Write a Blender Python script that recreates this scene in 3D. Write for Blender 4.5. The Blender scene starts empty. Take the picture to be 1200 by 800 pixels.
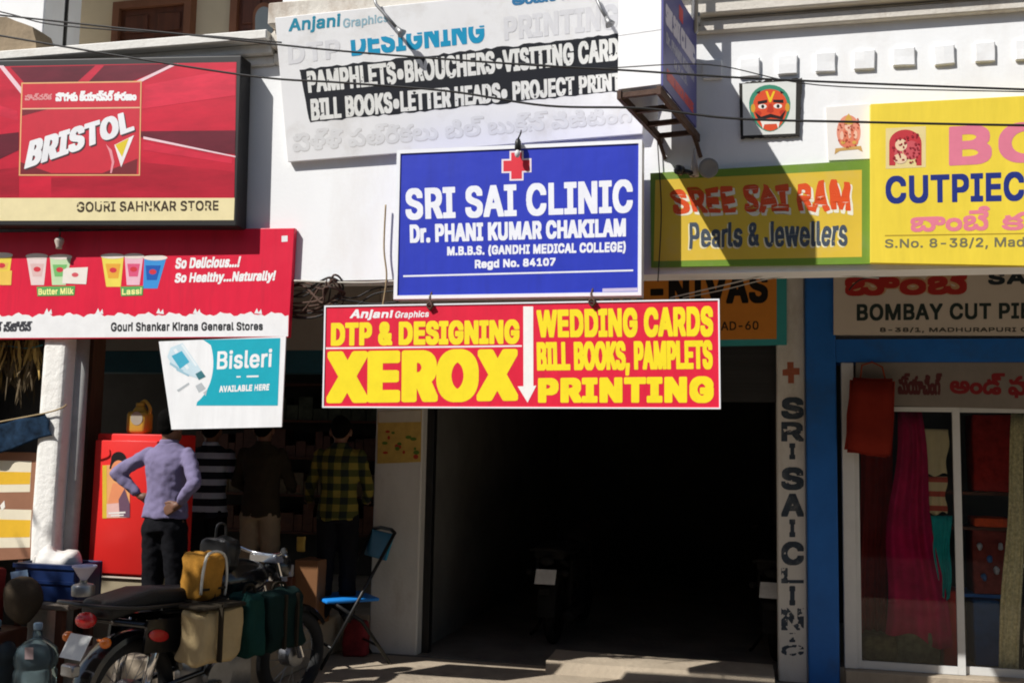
import bpy, bmesh, math, random
import numpy as np
from mathutils import Vector, Matrix, noise
random.seed(7)
sc = bpy.context.scene
COL = sc.collection

# ------------------------------------------------------------------ camera, sky, sun, exposure
CAM = Vector((0, -6.5, 1.6)); F = 1200.0
yaw, pit, rol = math.radians(-13.413), math.radians(5.759), math.radians(1.108)
FW = Vector((math.sin(yaw)*math.cos(pit), math.cos(yaw)*math.cos(pit), math.sin(pit)))
rt0 = Vector((math.cos(yaw), -math.sin(yaw), 0)); up0 = rt0.cross(FW)
RT = math.cos(rol)*rt0 + math.sin(rol)*up0
UP = -math.sin(rol)*rt0 + math.cos(rol)*up0
cd = bpy.data.cameras.new('camera'); cam = bpy.data.objects.new('camera', cd); COL.objects.link(cam)
cd.sensor_width = 36; cd.lens = 36; cd.clip_end = 2000; cd.clip_start = .05
M = Matrix((RT, UP, -FW)).transposed().to_4x4(); M.translation = CAM
cam.matrix_world = M; sc.camera = cam

SUN = Vector((.95, 1.0, -1.4)).normalized()          # the way the light travels
w = bpy.data.worlds.new('World'); sc.world = w; w.use_nodes = True
nt = w.node_tree; bg = nt.nodes['Background']
sky = nt.nodes.new('ShaderNodeTexSky'); sky.sky_type = 'NISHITA'; sky.sun_disc = False
sky.sun_elevation = math.asin(-SUN.z); sky.sun_rotation = math.atan2(-SUN.x, -SUN.y)
nt.links.new(sky.outputs[0], bg.inputs[0]); bg.inputs[1].default_value = .075
sl = bpy.data.lights.new('sun', 'SUN'); sl.energy = 4.7; sl.angle = math.radians(.5); sl.color = (1, .97, .925)
so = bpy.data.objects.new('sun', sl); COL.objects.link(so); so.rotation_euler = SUN.to_track_quat('-Z', 'Y').to_euler()
so.location = (-8, -10, 12)
sc.view_settings.view_transform = 'Standard'; sc.view_settings.look = 'None'
sc.view_settings.exposure = .26; sc.view_settings.gamma = 1
sc.cycles.filter_width = 1.9

# ------------------------------------------------------------------ measuring: photograph pixel -> point on a real plane
def ray(x, y): return FW + RT*((x-600)/F) - UP*((y-400)/F)
def PY(x, y, Y):
    d = ray(x, y); return CAM + d*((Y-CAM.y)/d.y)
def PZ(x, y, Z):
    d = ray(x, y); return CAM + d*((Z-CAM.z)/d.z)
class Plane:
    def __init__(s, o, n): s.o = Vector(o); s.n = Vector(n).normalized()
    def at(s, x, y, off=0):
        d = ray(x, y); return CAM + d*(((s.o + s.n*off - CAM).dot(s.n))/d.dot(s.n))
def wall(Y): return Plane((0, Y, 0), (0, -1, 0))

# ------------------------------------------------------------------ materials
def lin(c):
    c = c/255; return c/12.92 if c <= .04045 else ((c+.055)/1.055)**2.4
def rgb(r, g, b, k=.94): return tuple(min(.9, lin(v)*k) for v in (r, g, b))
MC = {}
def mat(name, col, rough=.7, var=.12, scale=3, bump=.0, bscale=60, spec=.35, metal=0, stretch=None, dirt=None, dirt_amt=.5, dscale=2, coat=0):
    if name in MC: return MC[name]
    m = bpy.data.materials.new(name); m.use_nodes = True; N = m.node_tree.nodes; Lk = m.node_tree.links
    b = N['Principled BSDF']; b.inputs['Roughness'].default_value = rough; b.inputs['Metallic'].default_value = metal
    b.inputs['Specular IOR Level'].default_value = spec; b.inputs['Coat Weight'].default_value = coat
    tc = N.new('ShaderNodeTexCoord'); mp = N.new('ShaderNodeMapping'); Lk.new(tc.outputs['Object'], mp.inputs[0])
    if stretch: mp.inputs['Scale'].default_value = stretch
    nz = N.new('ShaderNodeTexNoise'); nz.inputs['Scale'].default_value = scale; nz.inputs['Detail'].default_value = 6; nz.inputs['Roughness'].default_value = .65
    Lk.new(mp.outputs[0], nz.inputs['Vector'])
    r = N.new('ShaderNodeValToRGB'); e = r.color_ramp.elements
    e[0].position = .3; e[1].position = .7
    e[0].color = (*[max(0, c*(1-var)) for c in col], 1); e[1].color = (*[min(1, c*(1+var*.6)) for c in col], 1)
    Lk.new(nz.outputs['Fac'], r.inputs[0]); out = r.outputs[0]
    if dirt:
        n2 = N.new('ShaderNodeTexNoise'); n2.inputs['Scale'].default_value = dscale; n2.inputs['Detail'].default_value = 8; n2.inputs['Roughness'].default_value = .7
        Lk.new(mp.outputs[0], n2.inputs['Vector'])
        r2 = N.new('ShaderNodeValToRGB'); r2.color_ramp.elements[0].position = .52; r2.color_ramp.elements[1].position = .72
        r2.color_ramp.elements[0].color = (0, 0, 0, 1); r2.color_ramp.elements[1].color = (dirt_amt,)*3+(1,)
        Lk.new(n2.outputs['Fac'], r2.inputs[0])
        mx = N.new('ShaderNodeMix'); mx.data_type = 'RGBA'; Lk.new(r2.outputs[0], mx.inputs[0]); Lk.new(out, mx.inputs[6]); mx.inputs[7].default_value = (*dirt, 1)
        out = mx.outputs[2]
    Lk.new(out, b.inputs['Base Color'])
    if bump:
        n3 = N.new('ShaderNodeTexNoise'); n3.inputs['Scale'].default_value = bscale; n3.inputs['Detail'].default_value = 5
        Lk.new(tc.outputs['Object'], n3.inputs['Vector']); bp = N.new('ShaderNodeBump'); bp.inputs['Strength'].default_value = bump; bp.inputs['Distance'].default_value = .02
        Lk.new(n3.outputs['Fac'], bp.inputs['Height']); Lk.new(bp.outputs[0], b.inputs['Normal'])
    MC[name] = m; return m
def flex(name, col, rough=.38, streak=.35, dark=.55):
    return mat(name, col, rough, .09, 1.6, .35, 2.2, .4, stretch=(5, 5, .7), dirt=tuple(c*dark+.012 for c in col), dirt_amt=streak, dscale=2.4)
def ink(r, g, b, k=.94):           # paint or vinyl lettering
    return mat('paint_%d_%d_%d' % (r, g, b), rgb(r, g, b, k), .45, .07, 9)
def pattern(name, cols, fn, rough=.85):
    """cloth with bands: fn(nodes, links, separated xyz outputs) -> factor socket"""
    m = bpy.data.materials.new(name); m.use_nodes = True; N = m.node_tree.nodes; Lk = m.node_tree.links
    b = N['Principled BSDF']; b.inputs['Roughness'].default_value = rough; b.inputs['Specular IOR Level'].default_value = .15
    tc = N.new('ShaderNodeTexCoord'); sp = N.new('ShaderNodeSeparateXYZ'); Lk.new(tc.outputs['Object'], sp.inputs[0])
    f = fn(N, Lk, sp.outputs); r = N.new('ShaderNodeValToRGB'); r.color_ramp.interpolation = 'CONSTANT'
    el = r.color_ramp.elements; el[0].position = 0; el[0].color = (*cols[0][1], 1); el[1].position = cols[1][0]; el[1].color = (*cols[1][1], 1)
    for p, c in cols[2:]: x = el.new(p); x.color = (*c, 1)
    Lk.new(f, r.inputs[0]); Lk.new(r.outputs[0], b.inputs['Base Color']); return m
def mth(N, Lk, op, a, b=None):
    n = N.new('ShaderNodeMath'); n.operation = op
    for i, v in enumerate((a, b)):
        if v is None: continue
        if isinstance(v, (int, float)): n.inputs[i].default_value = v
        else: Lk.new(v, n.inputs[i])
    return n.outputs[0]

# ------------------------------------------------------------------ objects
ORG = {}
def tag(o, label=None, cat=None, group=None, kind=None):
    if label: o['label'] = label
    if cat: o['category'] = cat
    if group: o['group'] = group
    if kind: o['kind'] = kind
    return o
def thing(name, label, cat, loc=(0, 0, 0), group=None):
    o = bpy.data.objects.new(name, None); COL.objects.link(o); o.location = loc; o.empty_display_size = .1
    ORG[o.name] = Vector(loc); return tag(o, label, cat, group)
def link(name, me, m, parent=None, smooth=False, org=None):
    """mesh in world coordinates -> object; child meshes take their thing's origin"""
    o = bpy.data.objects.new(name, me); COL.objects.link(o)
    if parent is not None: org = ORG[parent.name]
    elif org is None: org = Vector((0, 0, 0))
    me.transform(Matrix.Translation(-Vector(org)))
    if parent is not None:
        o.parent = parent
    else: o.location = org
    ORG[o.name] = Vector(org)
    for x in (m if isinstance(m, (list, tuple)) else [m]): me.materials.append(x)
    if smooth:
        for p in me.polygons: p.use_smooth = True
        if smooth == 'auto':
            try: me.set_sharp_from_angle(angle=math.radians(38))
            except Exception: pass
    return o
def meshobj(name, vs, fs, m, parent=None, smooth=False):
    me = bpy.data.meshes.new(name); me.from_pydata([tuple(v) for v in vs], [], fs); me.update(); return link(name, me, m, parent, smooth)

class B:
    """collects shapes into one mesh"""
    def __init__(s): s.bm = bmesh.new()
    def box(s, lo, hi, bev=0, rot=None, seg=1):
        lo, hi = Vector(lo), Vector(hi); c = (lo+hi)/2; d = hi-lo
        g = bmesh.ops.create_cube(s.bm, size=1); vs = g['verts']
        bmesh.ops.scale(s.bm, vec=d, verts=vs)
        if bev:
            es = list({e for v in vs for e in v.link_edges})
            r = bmesh.ops.bevel(s.bm, geom=es, offset=bev, segments=seg, affect='EDGES', profile=.5); vs = [v for v in r['verts']]
            vs = list({v for f in r['faces'] for v in f.verts} | set(vs))
        if rot: bmesh.ops.rotate(s.bm, cent=(0, 0, 0), matrix=rot, verts=vs)
        bmesh.ops.translate(s.bm, vec=c, verts=vs); return s
    def tube(s, pts, r, n=8, cap=True):
        pts = [Vector(p) for p in pts]; rs = r if isinstance(r, (list, tuple)) else [r]*len(pts)
        rings = []; prev = None
        for i, p in enumerate(pts):
            t = (pts[min(i+1, len(pts)-1)]-pts[max(i-1, 0)]).normalized()
            a = prev - t*prev.dot(t) if prev is not None else (Vector((0, 0, 1)) if abs(t.z) < .9 else Vector((1, 0, 0))).cross(t)
            if a.length < 1e-6: a = Vector((1, 0, 0)).cross(t)
            a.normalize(); prev = a; b = t.cross(a)
            rings.append([s.bm.verts.new(p + (a*math.cos(2*math.pi*k/n)+b*math.sin(2*math.pi*k/n))*rs[i]) for k in range(n)])
        for a, b in zip(rings, rings[1:]):
            for k in range(n): s.bm.faces.new((a[k], a[(k+1) % n], b[(k+1) % n], b[k]))
        if cap: s.bm.faces.new(rings[0][::-1]); s.bm.faces.new(rings[-1])
        return s
    def lathe(s, prof, c=(0, 0, 0), axis=(0, 0, 1), n=20):
        """profile of (radius, height) turned about axis"""
        c = Vector(c); q = Vector((0, 0, 1)).rotation_difference(Vector(axis)).to_matrix(); rings = []
        for r, h in prof:
            rings.append([s.bm.verts.new(c + q @ Vector((max(r, 1e-4)*math.cos(2*math.pi*k/n), max(r, 1e-4)*math.sin(2*math.pi*k/n), h))) for k in range(n)])
        for a, b in zip(rings, rings[1:]):
            for k in range(n): s.bm.faces.new((a[k], a[(k+1) % n], b[(k+1) % n], b[k]))
        s.bm.faces.new(rings[0][::-1]); s.bm.faces.new(rings[-1]); return s
    def prism(s, pts, ext):
        a = [s.bm.verts.new(Vector(p)) for p in pts]; b = [s.bm.verts.new(Vector(p)+Vector(ext)) for p in pts]; n = len(a)
        s.bm.faces.new(a); s.bm.faces.new(b[::-1])
        for i in range(n): s.bm.faces.new((a[i], b[i], b[(i+1) % n], a[(i+1) % n]))
        return s
    def ell(s, c, r, u=16, v=10, rot=None):
        g = bmesh.ops.create_uvsphere(s.bm, u_segments=u, v_segments=v, radius=1); vs = g['verts']
        bmesh.ops.scale(s.bm, vec=r, verts=vs)
        if rot: bmesh.ops.rotate(s.bm, cent=(0, 0, 0), matrix=rot, verts=vs)
        bmesh.ops.translate(s.bm, vec=c, verts=vs); return s
    def cap(s, p0, r0, p1, r1, n=12):
        p0, p1 = Vector(p0), Vector(p1); s.tube([p0, p1], [r0, r1], n); s.ell(p0, (r0,)*3, 12, 8); s.ell(p1, (r1,)*3, 12, 8); return s
    def torus(s, c, axis, R, r, n=32, m=10):
        c = Vector(c); q = Vector((0, 0, 1)).rotation_difference(Vector(axis)).to_matrix(); rings = []
        for i in range(n):
            a = 2*math.pi*i/n; d = Vector((math.cos(a), math.sin(a), 0))
            rings.append([s.bm.verts.new(c + q @ (d*(R+r*math.cos(2*math.pi*k/m)) + Vector((0, 0, r*math.sin(2*math.pi*k/m))))) for k in range(m)])
        for i in range(n):
            a, b = rings[i], rings[(i+1) % n]
            for k in range(m): s.bm.faces.new((a[k], a[(k+1) % m], b[(k+1) % m], b[k]))
        return s
    def wobble(s, amp, sc_, seed=0):
        for v in s.bm.verts:
            v.co += noise.noise_vector(v.co*sc_ + Vector((seed, seed*1.7, 0)))*amp
        return s
    def sub(s, cuts): bmesh.ops.subdivide_edges(s.bm, edges=s.bm.edges[:], cuts=cuts, use_grid_fill=True); return s
    def mesh(s, name):
        bmesh.ops.recalc_face_normals(s.bm, faces=s.bm.faces[:]); me = bpy.data.meshes.new(name); s.bm.to_mesh(me); s.bm.free(); return me
    def obj(s, name, m, parent=None, smooth=False, org=None): return link(name, s.mesh(name), m, parent, smooth, org)
def baked(me, mods):
    """evaluate modifiers on a mesh and return the resulting mesh"""
    o = bpy.data.objects.new('bake', me); COL.objects.link(o)
    for t, kw in mods:
        x = o.modifiers.new(t, t)
        for k, v in kw.items(): setattr(x, k, v)
    dg = bpy.context.evaluated_depsgraph_get(); r = bpy.data.meshes.new_from_object(o.evaluated_get(dg), depsgraph=dg)
    bpy.data.objects.remove(o); bpy.data.meshes.remove(me); return r

# ------------------------------------------------------------------ lettering: glyph outlines -> bold mask -> flat mesh of vinyl on the sign
GC = {}
try:
    import os
    SANS = bpy.data.fonts.load(os.path.join(bpy.utils.system_resource('DATAFILES', path='fonts'), 'Inter.woff2'))
except Exception: SANS = None
def glyph_edges(s, tr=1.0):
    key = (s, round(tr, 2))
    if key in GC: return GC[key]
    c = bpy.data.curves.new('t', 'FONT'); c.body = s; c.space_character = tr
    if SANS and all(ord(k) < 256 or k == '•' for k in s): c.font = SANS
    else: c.space_character = 1
    o = bpy.data.objects.new('t', c); COL.objects.link(o)
    dg = bpy.context.evaluated_depsgraph_get(); cv = o.to_curve(dg); E = []
    for sp in cv.splines:
        pts = []; bp = sp.bezier_points; n = len(bp)
        if n:
            for i in range(n):
                a, b = bp[i], bp[(i+1) % n]; p0, p1, p2, p3 = a.co, a.handle_right, b.handle_left, b.co
                for k in range(6):
                    t = k/6; q = p0*(1-t)**3+p1*3*t*(1-t)**2+p2*3*t*t*(1-t)+p3*t**3; pts.append((q.x, q.y))
        else: pts = [(p.co.x, p.co.y) for p in sp.points]
        E += [(pts[i], pts[(i+1) % len(pts)]) for i in range(len(pts))]
    o.to_curve_clear(); bpy.data.objects.remove(o); bpy.data.curves.remove(c)
    GC[key] = np.array(E, float).reshape(-1, 4); return GC[key]
def dilate(m, rx, ry):
    H, W = m.shape; out = m.copy()
    for dy in range(-int(ry), int(ry)+1):
        hw = int(round(rx*max(0, 1-abs(dy/(ry+.5))**4)**.25)); sh = np.zeros_like(m)
        if dy >= 0: sh[dy:] = m[:H-dy]
        else: sh[:dy] = m[-dy:]
        c = np.cumsum(np.pad(sh.astype(int), ((0, 0), (hw+1, hw))), axis=1)
        out |= (c[:, 2*hw+1:] - c[:, :-2*hw-1])[:, :W] > 0
    return out
def glyph_mask(s, W, H, bold, bx=None):
    E = glyph_edges(s, 1+1.3*(bx if bx is not None else bold)).copy(); rx = max(0, int(round((bx if bx is not None else bold)*H))); ry = max(0, int(round(bold*H)))
    x0, x1 = min(E[:, 0].min(), E[:, 2].min()), max(E[:, 0].max(), E[:, 2].max()); y0, y1 = min(E[:, 1].min(), E[:, 3].min()), max(E[:, 1].max(), E[:, 3].max())
    X = lambda v: rx + (v-x0)/(x1-x0)*(W-2*rx); Y = lambda v: ry + (y1-v)/(y1-y0)*(H-2*ry)
    wd = np.zeros((H, W+2), int)
    for ax, ay, bx_, by in zip(X(E[:, 0]), Y(E[:, 1]), X(E[:, 2]), Y(E[:, 3])):
        if ay == by: continue
        d = 1
        if ay > by: ax, ay, bx_, by, d = bx_, by, ax, ay, -1
        for r in range(max(0, math.ceil(ay-.5)), min(H-1, math.ceil(by-.5)-1)+1):
            xx = ax + (r+.5-ay)/(by-ay)*(bx_-ax); wd[r, min(W+1, max(0, math.ceil(xx-.5)))] += d
    m = np.cumsum(wd, axis=1)[:, :W] != 0
    return dilate(m, rx, ry) if rx or ry else m
def mask_mesh(mask):
    H, W = mask.shape; act = {}; rects = []
    for r in range(H+1):
        runs = []
        if r < H:
            d = np.diff(np.concatenate(([0], mask[r].astype(np.int8), [0]))); runs = list(zip(np.where(d == 1)[0], np.where(d == -1)[0]))
        new = {}
        for k in runs: new[k] = act.pop(k, r)
        for (a, b), r0 in act.items(): rects.append((a, b, r0, r))
        act = new
    return rects
def decal(parent, pl, quad, mask, m, off, name='lettering', wob=0):
    (tl, tr, br, bl) = [Vector(q) for q in quad]; H, W = mask.shape; vs = []; fs = []; idx = {}
    def V(x, y):
        if (x, y) not in idx:
            u, v = x/W, y/H; p = (tl*(1-u)+tr*u)*(1-v) + (bl*(1-u)+br*u)*v; idx[(x, y)] = len(vs); d_ = noise.noise_vector(Vector((p.x*.055, p.y*.07, 0)))*wob if wob else Vector((0, 0, 0)); vs.append(pl.at(p.x+d_.x, p.y+d_.y*1.4, off*.3))
        return idx[(x, y)]
    for a, b, r0, r1 in mask_mesh(mask): fs.append((V(a, r1), V(b, r1), V(b, r0), V(a, r0)))
    return meshobj(name, vs, fs, m, parent)
def q4(x0, y0, x1, y1, s0=0): return [(x0, y0), (x1, y0+s0), (x1, y1+s0), (x0, y1)]
def text(parent, pl, s, quad, m, off=.004, bold=.03, bx=None, res=3.2, wear=0, keep=None, name='lettering', seed=0, wob=0):
    tl, tr, br, bl = [Vector(q) for q in quad]
    W = int(max((tr-tl).length, 4)*res); H = int(max((bl-tl).length, 3)*res); mk = glyph_mask(s, W, H, bold, bx)
    if wear:
        for y in range(H):
            for x in range(W):
                if mk[y, x] and noise.fractal(Vector((x*.06+seed, y*.06, seed)), 1, 2, 3) > wear: mk[y, x] = False
    if keep: mk[:int(H*keep)] = False
    return decal(parent, pl, quad, mk, m, off, name, wob)
def poly(parent, pl, pts, m, off=.002, name='panel'):
    return meshobj(name, [pl.at(x, y, off*.3) for x, y in pts], [tuple(range(len(pts)))[::-1]], m, parent)
def polys(parent, pl, lst, m, off=.002, name='artwork'):
    vs = []; fs = []
    for i, pts in enumerate(lst):
        n = len(vs); vs += [pl.at(x, y, off*.3+i*.00004) for x, y in pts]; fs.append(tuple(range(n, len(vs)))[::-1])
    return meshobj(name, vs, fs, m, parent)
def arc(cx, cy, rx, ry, a0=0, a1=360, n=20):
    return [(cx+rx*math.cos(math.radians(a0+(a1-a0)*i/n)), cy+ry*math.sin(math.radians(a0+(a1-a0)*i/n))) for i in range(n+(0 if a1-a0 >= 360 else 1))]
def slab(parent, pl, quad, thick, m, name='panel', bev=0):
    f = [pl.at(x, y) for x, y in quad]
    b = B().prism(f, -pl.n*thick)
    if bev: bmesh.ops.bevel(b.bm, geom=b.bm.edges[:], offset=bev, segments=2, affect='EDGES', profile=.5)
    return b.obj(name, m, parent)
def frame(parent, pl, quad, wpx, thick, m, name='frame', proud=.008):
    """four mitred bars round a board, proud of its face"""
    c = sum((Vector(q) for q in quad), Vector((0, 0)))/4; b = B(); o = [Vector(q) for q in quad]; k = []
    for i in range(4):
        p, a, e = o[i], (o[i-1]-o[i]).normalized(), (o[(i+1) % 4]-o[i]).normalized(); k.append(p + (a+e)*wpx)
    for i in range(4):
        j = (i+1) % 4; b.prism([pl.at(q.x, q.y, proud) for q in (o[i], o[j], k[j], k[i])], -pl.n*(thick+proud))
    return b.obj(name, m, parent)

# ------------------------------------------------------------------ common materials
WHITE = mat('whitewash', rgb(244, 245, 245), .85, .03, 1.5, .06, 40, .2, stretch=(1, 1, .35), dirt=(.5, .42, .33), dirt_amt=.22, dscale=1.6)
WHITE2 = mat('old_whitewash', (.62, .6, .55), .9, .12, 3, .2, 40, .2, stretch=(1, 1, .4), dirt=(.3, .25, .19), dirt_amt=.6, dscale=3)
CREAM = mat('cream_distemper', (.62, .53, .38), .9, .08, 2, .1, 40, .2)
SHUT = mat('grey_plaster', (.36, .33, .29), .9, .12, 2, .2, 40, .2)
DARK = mat('interior_shade_plaster', (.07, .066, .06), .95, .25, 2, .2, 30, .1)  # plaster colour darkened to deepen the shade of the interiors
BLUEP = mat('blue_enamel', (.012, .12, .42), .5, .15, 3, .05, 50, .3, dirt=(.03, .07, .15), dirt_amt=.6)
TEALP = mat('dark_teal_enamel', (.02, .1, .14), .5, .2, 3)
DOORW = mat('dark_door_wood', (.1, .03, .014), .5, .35, 3, stretch=(8, 8, 1))
CONC = mat('dusty_concrete', (.38, .315, .235), .95, .2, 2.5, .4, 25, .15, dirt=(.15, .125, .1), dirt_amt=.8, dscale=1.2)
BLK = mat('black_metal', (.012, .012, .012), .4, .2, 4, spec=.4)
BLKC = mat('black_cloth', (.012, .012, .014), .9, .3, 6, spec=.1)
GREYM = mat('grey_galvanised_metal', (.3, .3, .3), .45, .2, 6, metal=.6)
ALU = mat('painted_aluminium', (.6, .6, .58), .5, .08, 5)
CHROME = mat('chrome', (.7, .7, .7), .15, .1, 5, metal=1)
RUST = mat('rusty_iron', (.09, .05, .035), .8, .4, 12, .2, 60)
RUBBER = mat('tyre_rubber', (.018, .018, .018), .85, .3, 8, .2, 90)
SKIN = mat('brown_skin', (.16, .075, .045), .55, .1, 8)
HAIR = mat('black_hair', (.004, .0035, .003), .9, .3, 20, .6, 120, .05)
WHT = ink(245, 245, 245)
def mk_glass():
    m = bpy.data.materials.new('window_glass'); m.use_nodes = True; N = m.node_tree.nodes; Lk = m.node_tree.links
    o = N['Material Output']; t = N.new('ShaderNodeBsdfTransparent'); t.inputs[0].default_value = (.95, .97, .96, 1); g = N.new('ShaderNodeBsdfGlossy'); g.inputs['Roughness'].default_value = .03
    fr = N.new('ShaderNodeFresnel'); fr.inputs[0].default_value = 1.3; mx = N.new('ShaderNodeMixShader')
    Lk.new(fr.outputs[0], mx.inputs[0]); Lk.new(t.outputs[0], mx.inputs[1]); Lk.new(g.outputs[0], mx.inputs[2]); Lk.new(mx.outputs[0], o.inputs[0]); return m
GLASS = mk_glass()

# ================================================================== SETTING
YF, GZ, CZ = 1.85, -.17, 3.3          # recessed shopfront plane, street level, ceiling of the recess
g = B(); g.box((-400, -400, GZ-.3), (400, 400, GZ-.02)); tag(g.obj('ground', mat('road_dust', (.2, .175, .145), .95, .25, 1.5, .4, 20, .15)), kind='structure')
b = B().box((-9, -3.2, GZ-.1), (7, YF, GZ), .01).sub(3); tag(b.obj('pavement', CONC), kind='structure')
b = B().box((-9, -14, GZ-.018), (7, -3.35, GZ-.012)); tag(b.obj('road', mat('asphalt', (.06, .057, .053), .9, .25, 4, .4, 60, .2)), kind='structure')

# ------------------------------------------------------------------ houses behind the camera, added to block low sky, and an added shade tree
ob = thing('sky_blocker_building', 'plain plastered block added unseen behind the viewer to cut the sky light', 'building', (0, -16, 0))
B().box((-32, -22, GZ-.03), (30, -16, 9.5)).obj('wall', mat('opposite_plaster', (.3, .27, .23), .9, .15, 1), ob)
B().box((-32.2, -22.2, 9.502), (30.2, -15.6, 9.8)).obj('roof', mat('opposite_roof', (.2, .19, .18), .9), ob)
for i in range(14):
    for z in (1.0, 4.2, 7.0):
        f_ = B().box((-30+i*4.3, -15.998, z), (-28.4+i*4.3, -15.93, z+1.5)).obj('window', mat('opposite_window', (.04, .045, .05), .2), ob)
random.seed(14)
tr = thing('added_shade_tree', 'small leafy tree added out of view to shade the lower left', 'tree', (-6.9, -4.1, 0))
b = B().tube([(-6.9, -4.1, GZ-.03), (-6.85, -4.1, 1.2), (-6.7, -4.05, 2.6), (-6.9, -4.1, 4.6)], [.11, .09, .07, .03], 10)
for k in range(9):
    a_ = k*2.4; z_ = 2.7+k*.2; b.tube([(-6.72, -4.06, z_), (-6.7+.6*math.cos(a_), -4.1+.5*math.sin(a_), z_+.4), (-6.6+1.3*math.cos(a_), -4.1+.8*math.sin(a_), z_+.7)], [.03, .02, .006], 6)
b.obj('trunk', mat('tree_bark', (.12, .085, .06), .9, .3, 8, .4), tr, True)
b = B()
for _ in range(60):
    a_ = random.uniform(0, 6.28); r_ = random.uniform(.2, 1)**.6; h_ = random.uniform(-1, 1); c_ = Vector((-6.95+1.7*r_*math.cos(a_)*math.sqrt(1-h_*h_*.8), -4.1+.95*r_*math.sin(a_), 4.75+.75*h_ - .2*r_*math.cos(a_)))
    for _ in range(34):
        q_ = c_ + Vector((random.gauss(0, .2), random.gauss(0, .2), random.gauss(0, .16))); d_ = Vector((random.gauss(0, 1), random.gauss(0, 1), random.gauss(0, .6))).normalized()*.1; e_ = d_.cross(Vector((random.gauss(0, 1), random.gauss(0, 1), 1))).normalized()*.03
        b.bm.faces.new([b.bm.verts.new(v_) for v_ in (q_-d_, q_+e_, q_+d_, q_-e_)])
b.obj('crown', mat('tree_leaf', (.06, .1, .03), .7, .3, 3), tr)

# ------------------------------------------------------------------ building
XL, XR = -9.0, 6.5
px1, px1b = PY(441, 480, YF).x, PY(496, 480, YF).x           # plastered pillar left of the car bay
qx0, qx1, qx2 = PY(911, 600, YF).x, PY(945, 600, YF).x, PY(981, 600, YF).x
bld = thing('shop_building', 'white two storey shop building with shaded shopfronts under its parapet', 'building', (-1.5, 1, 0))
fz0, fz1 = 2.7, 4.26
pw = B().box((XL, 0, fz0), (XR, .25, fz1)).obj('parapet_wall', WHITE, bld)
a0, a1 = PY(835, 66, 0).x, PY(1153, 42, 0).x
for i in range(-0, 14):
    x = a0 + (a1-a0)/7*i
    if i > 11: break
    zc = 4.02
    db = B().box((x-.062+random.uniform(-.004, .004), -.022, zc-.06+random.uniform(-.005, .005)), (x+.062+random.uniform(-.004, .004), -.002, zc+.062), .006).sub(1).wobble(.006, 9, i); db.obj('dentil_block', WHITE, pw)
xl = PY(325, 45, 0).x
STAIN = mat('stained_cornice', (.66, .62, .55), .9, .1, 3, .25, 40, .2, stretch=(1, 1, .5), dirt=(.24, .15, .09), dirt_amt=.75, dscale=2.2)
cor = B()
for z0, z1, out in ((4.262, 4.335, .05), (4.337, 4.36, .03), (4.362, 4.47, .10), (4.472, 4.5, .07), (4.502, 4.66, .16)):
    cor.box((xl, -out, z0), (XR, .3, z1), .008)
cor.obj('cornice', STAIN, bld)
B().box((xl, .06, 4.662), (XR, .3, 7.2)).obj('upper_wall', WHITE, bld)
b = B().box((XL, -.16, 4.40), (xl-.003, 1.6, 4.47), .008).box((XL, -.08, 4.33), (xl-.003, 1.2, 4.398), .006).box((XL, -.03, 4.262), (xl-.003, 1.2, 4.328), .006)
b.obj('balcony_ledge', mat('ledge_whitewash', (.78, .76, .71), .9, .08, 3, .2, 40, .2, dirt=(.4, .33, .26), dirt_amt=.5, dscale=2), bld)
B().box((XL, 1.5, 4.472), (xl+.4, 1.7, 7.2)).obj('balcony_wall', CREAM, bld)
B().box((XL, -.2, 7.2), (XR, 3, 7.4)).obj('balcony_shade_slab', WHITE2, bld)  # slab above the view, added to shade the balcony
p0, p1 = PY(-60, 30, .3), PY(56, 30, .3)
B().box((p0.x, .25, 4.472), (p1.x, .7, 7.2), .01).obj('balcony_pier', WHITE, bld)
# doors of the balcony
def bdoor(x0, x1, ytop):
    a, c = PY(x0, 40, 1.5), PY(x1, 40, 1.5); zt = ytop
    d = B().box((a.x, 1.44, 4.472), (c.x, 1.498, zt)).obj('balcony_door', DOORW, bld)
    f = B().box((a.x-.07, 1.40, 4.472), (a.x-.002, 1.497, zt+.07)).box((c.x+.002, 1.40, 4.472), (c.x+.07, 1.497, zt+.07)).box((a.x, 1.40, zt+.002), (c.x, 1.497, zt+.07))
    f.obj('door_frame', mat('door_frame_wood', (.2, .08, .04), .6, .2, 3), d)
    for k in range(2):
        for z0, z1 in ((4.6, 5.2), (5.25, 5.9)):
            xx = a.x + (c.x-a.x)*(.5*k+.07); B().box((xx, 1.425, z0), (xx+(c.x-a.x)*.36, 1.438, max(z0+.1, min(z1, zt-.06))), .008).obj('door_panel', DOORW, d)
    return d, a, c
bdoor(146, 221, 5.48)
d2, a, c = bdoor(283, 343, 6.3)
pl = wall(1.42); poly(d2, pl, [(299, 52), (299, 22)]+arc(309.5, 22, 10.5, 14, 180, 360, 10)+[(320, 52)], mat('frosted_glass', (.22, .25, .26), .2, .1, 5), .012, 'arched_pane')
poly(d2, pl, [(296, 55), (296, 21)]+arc(309.5, 21, 13.5, 18, 180, 360, 10)+[(323, 55)], mat('door_frame_wood', (1, 1, 1)), .009, 'pane_surround')

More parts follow.
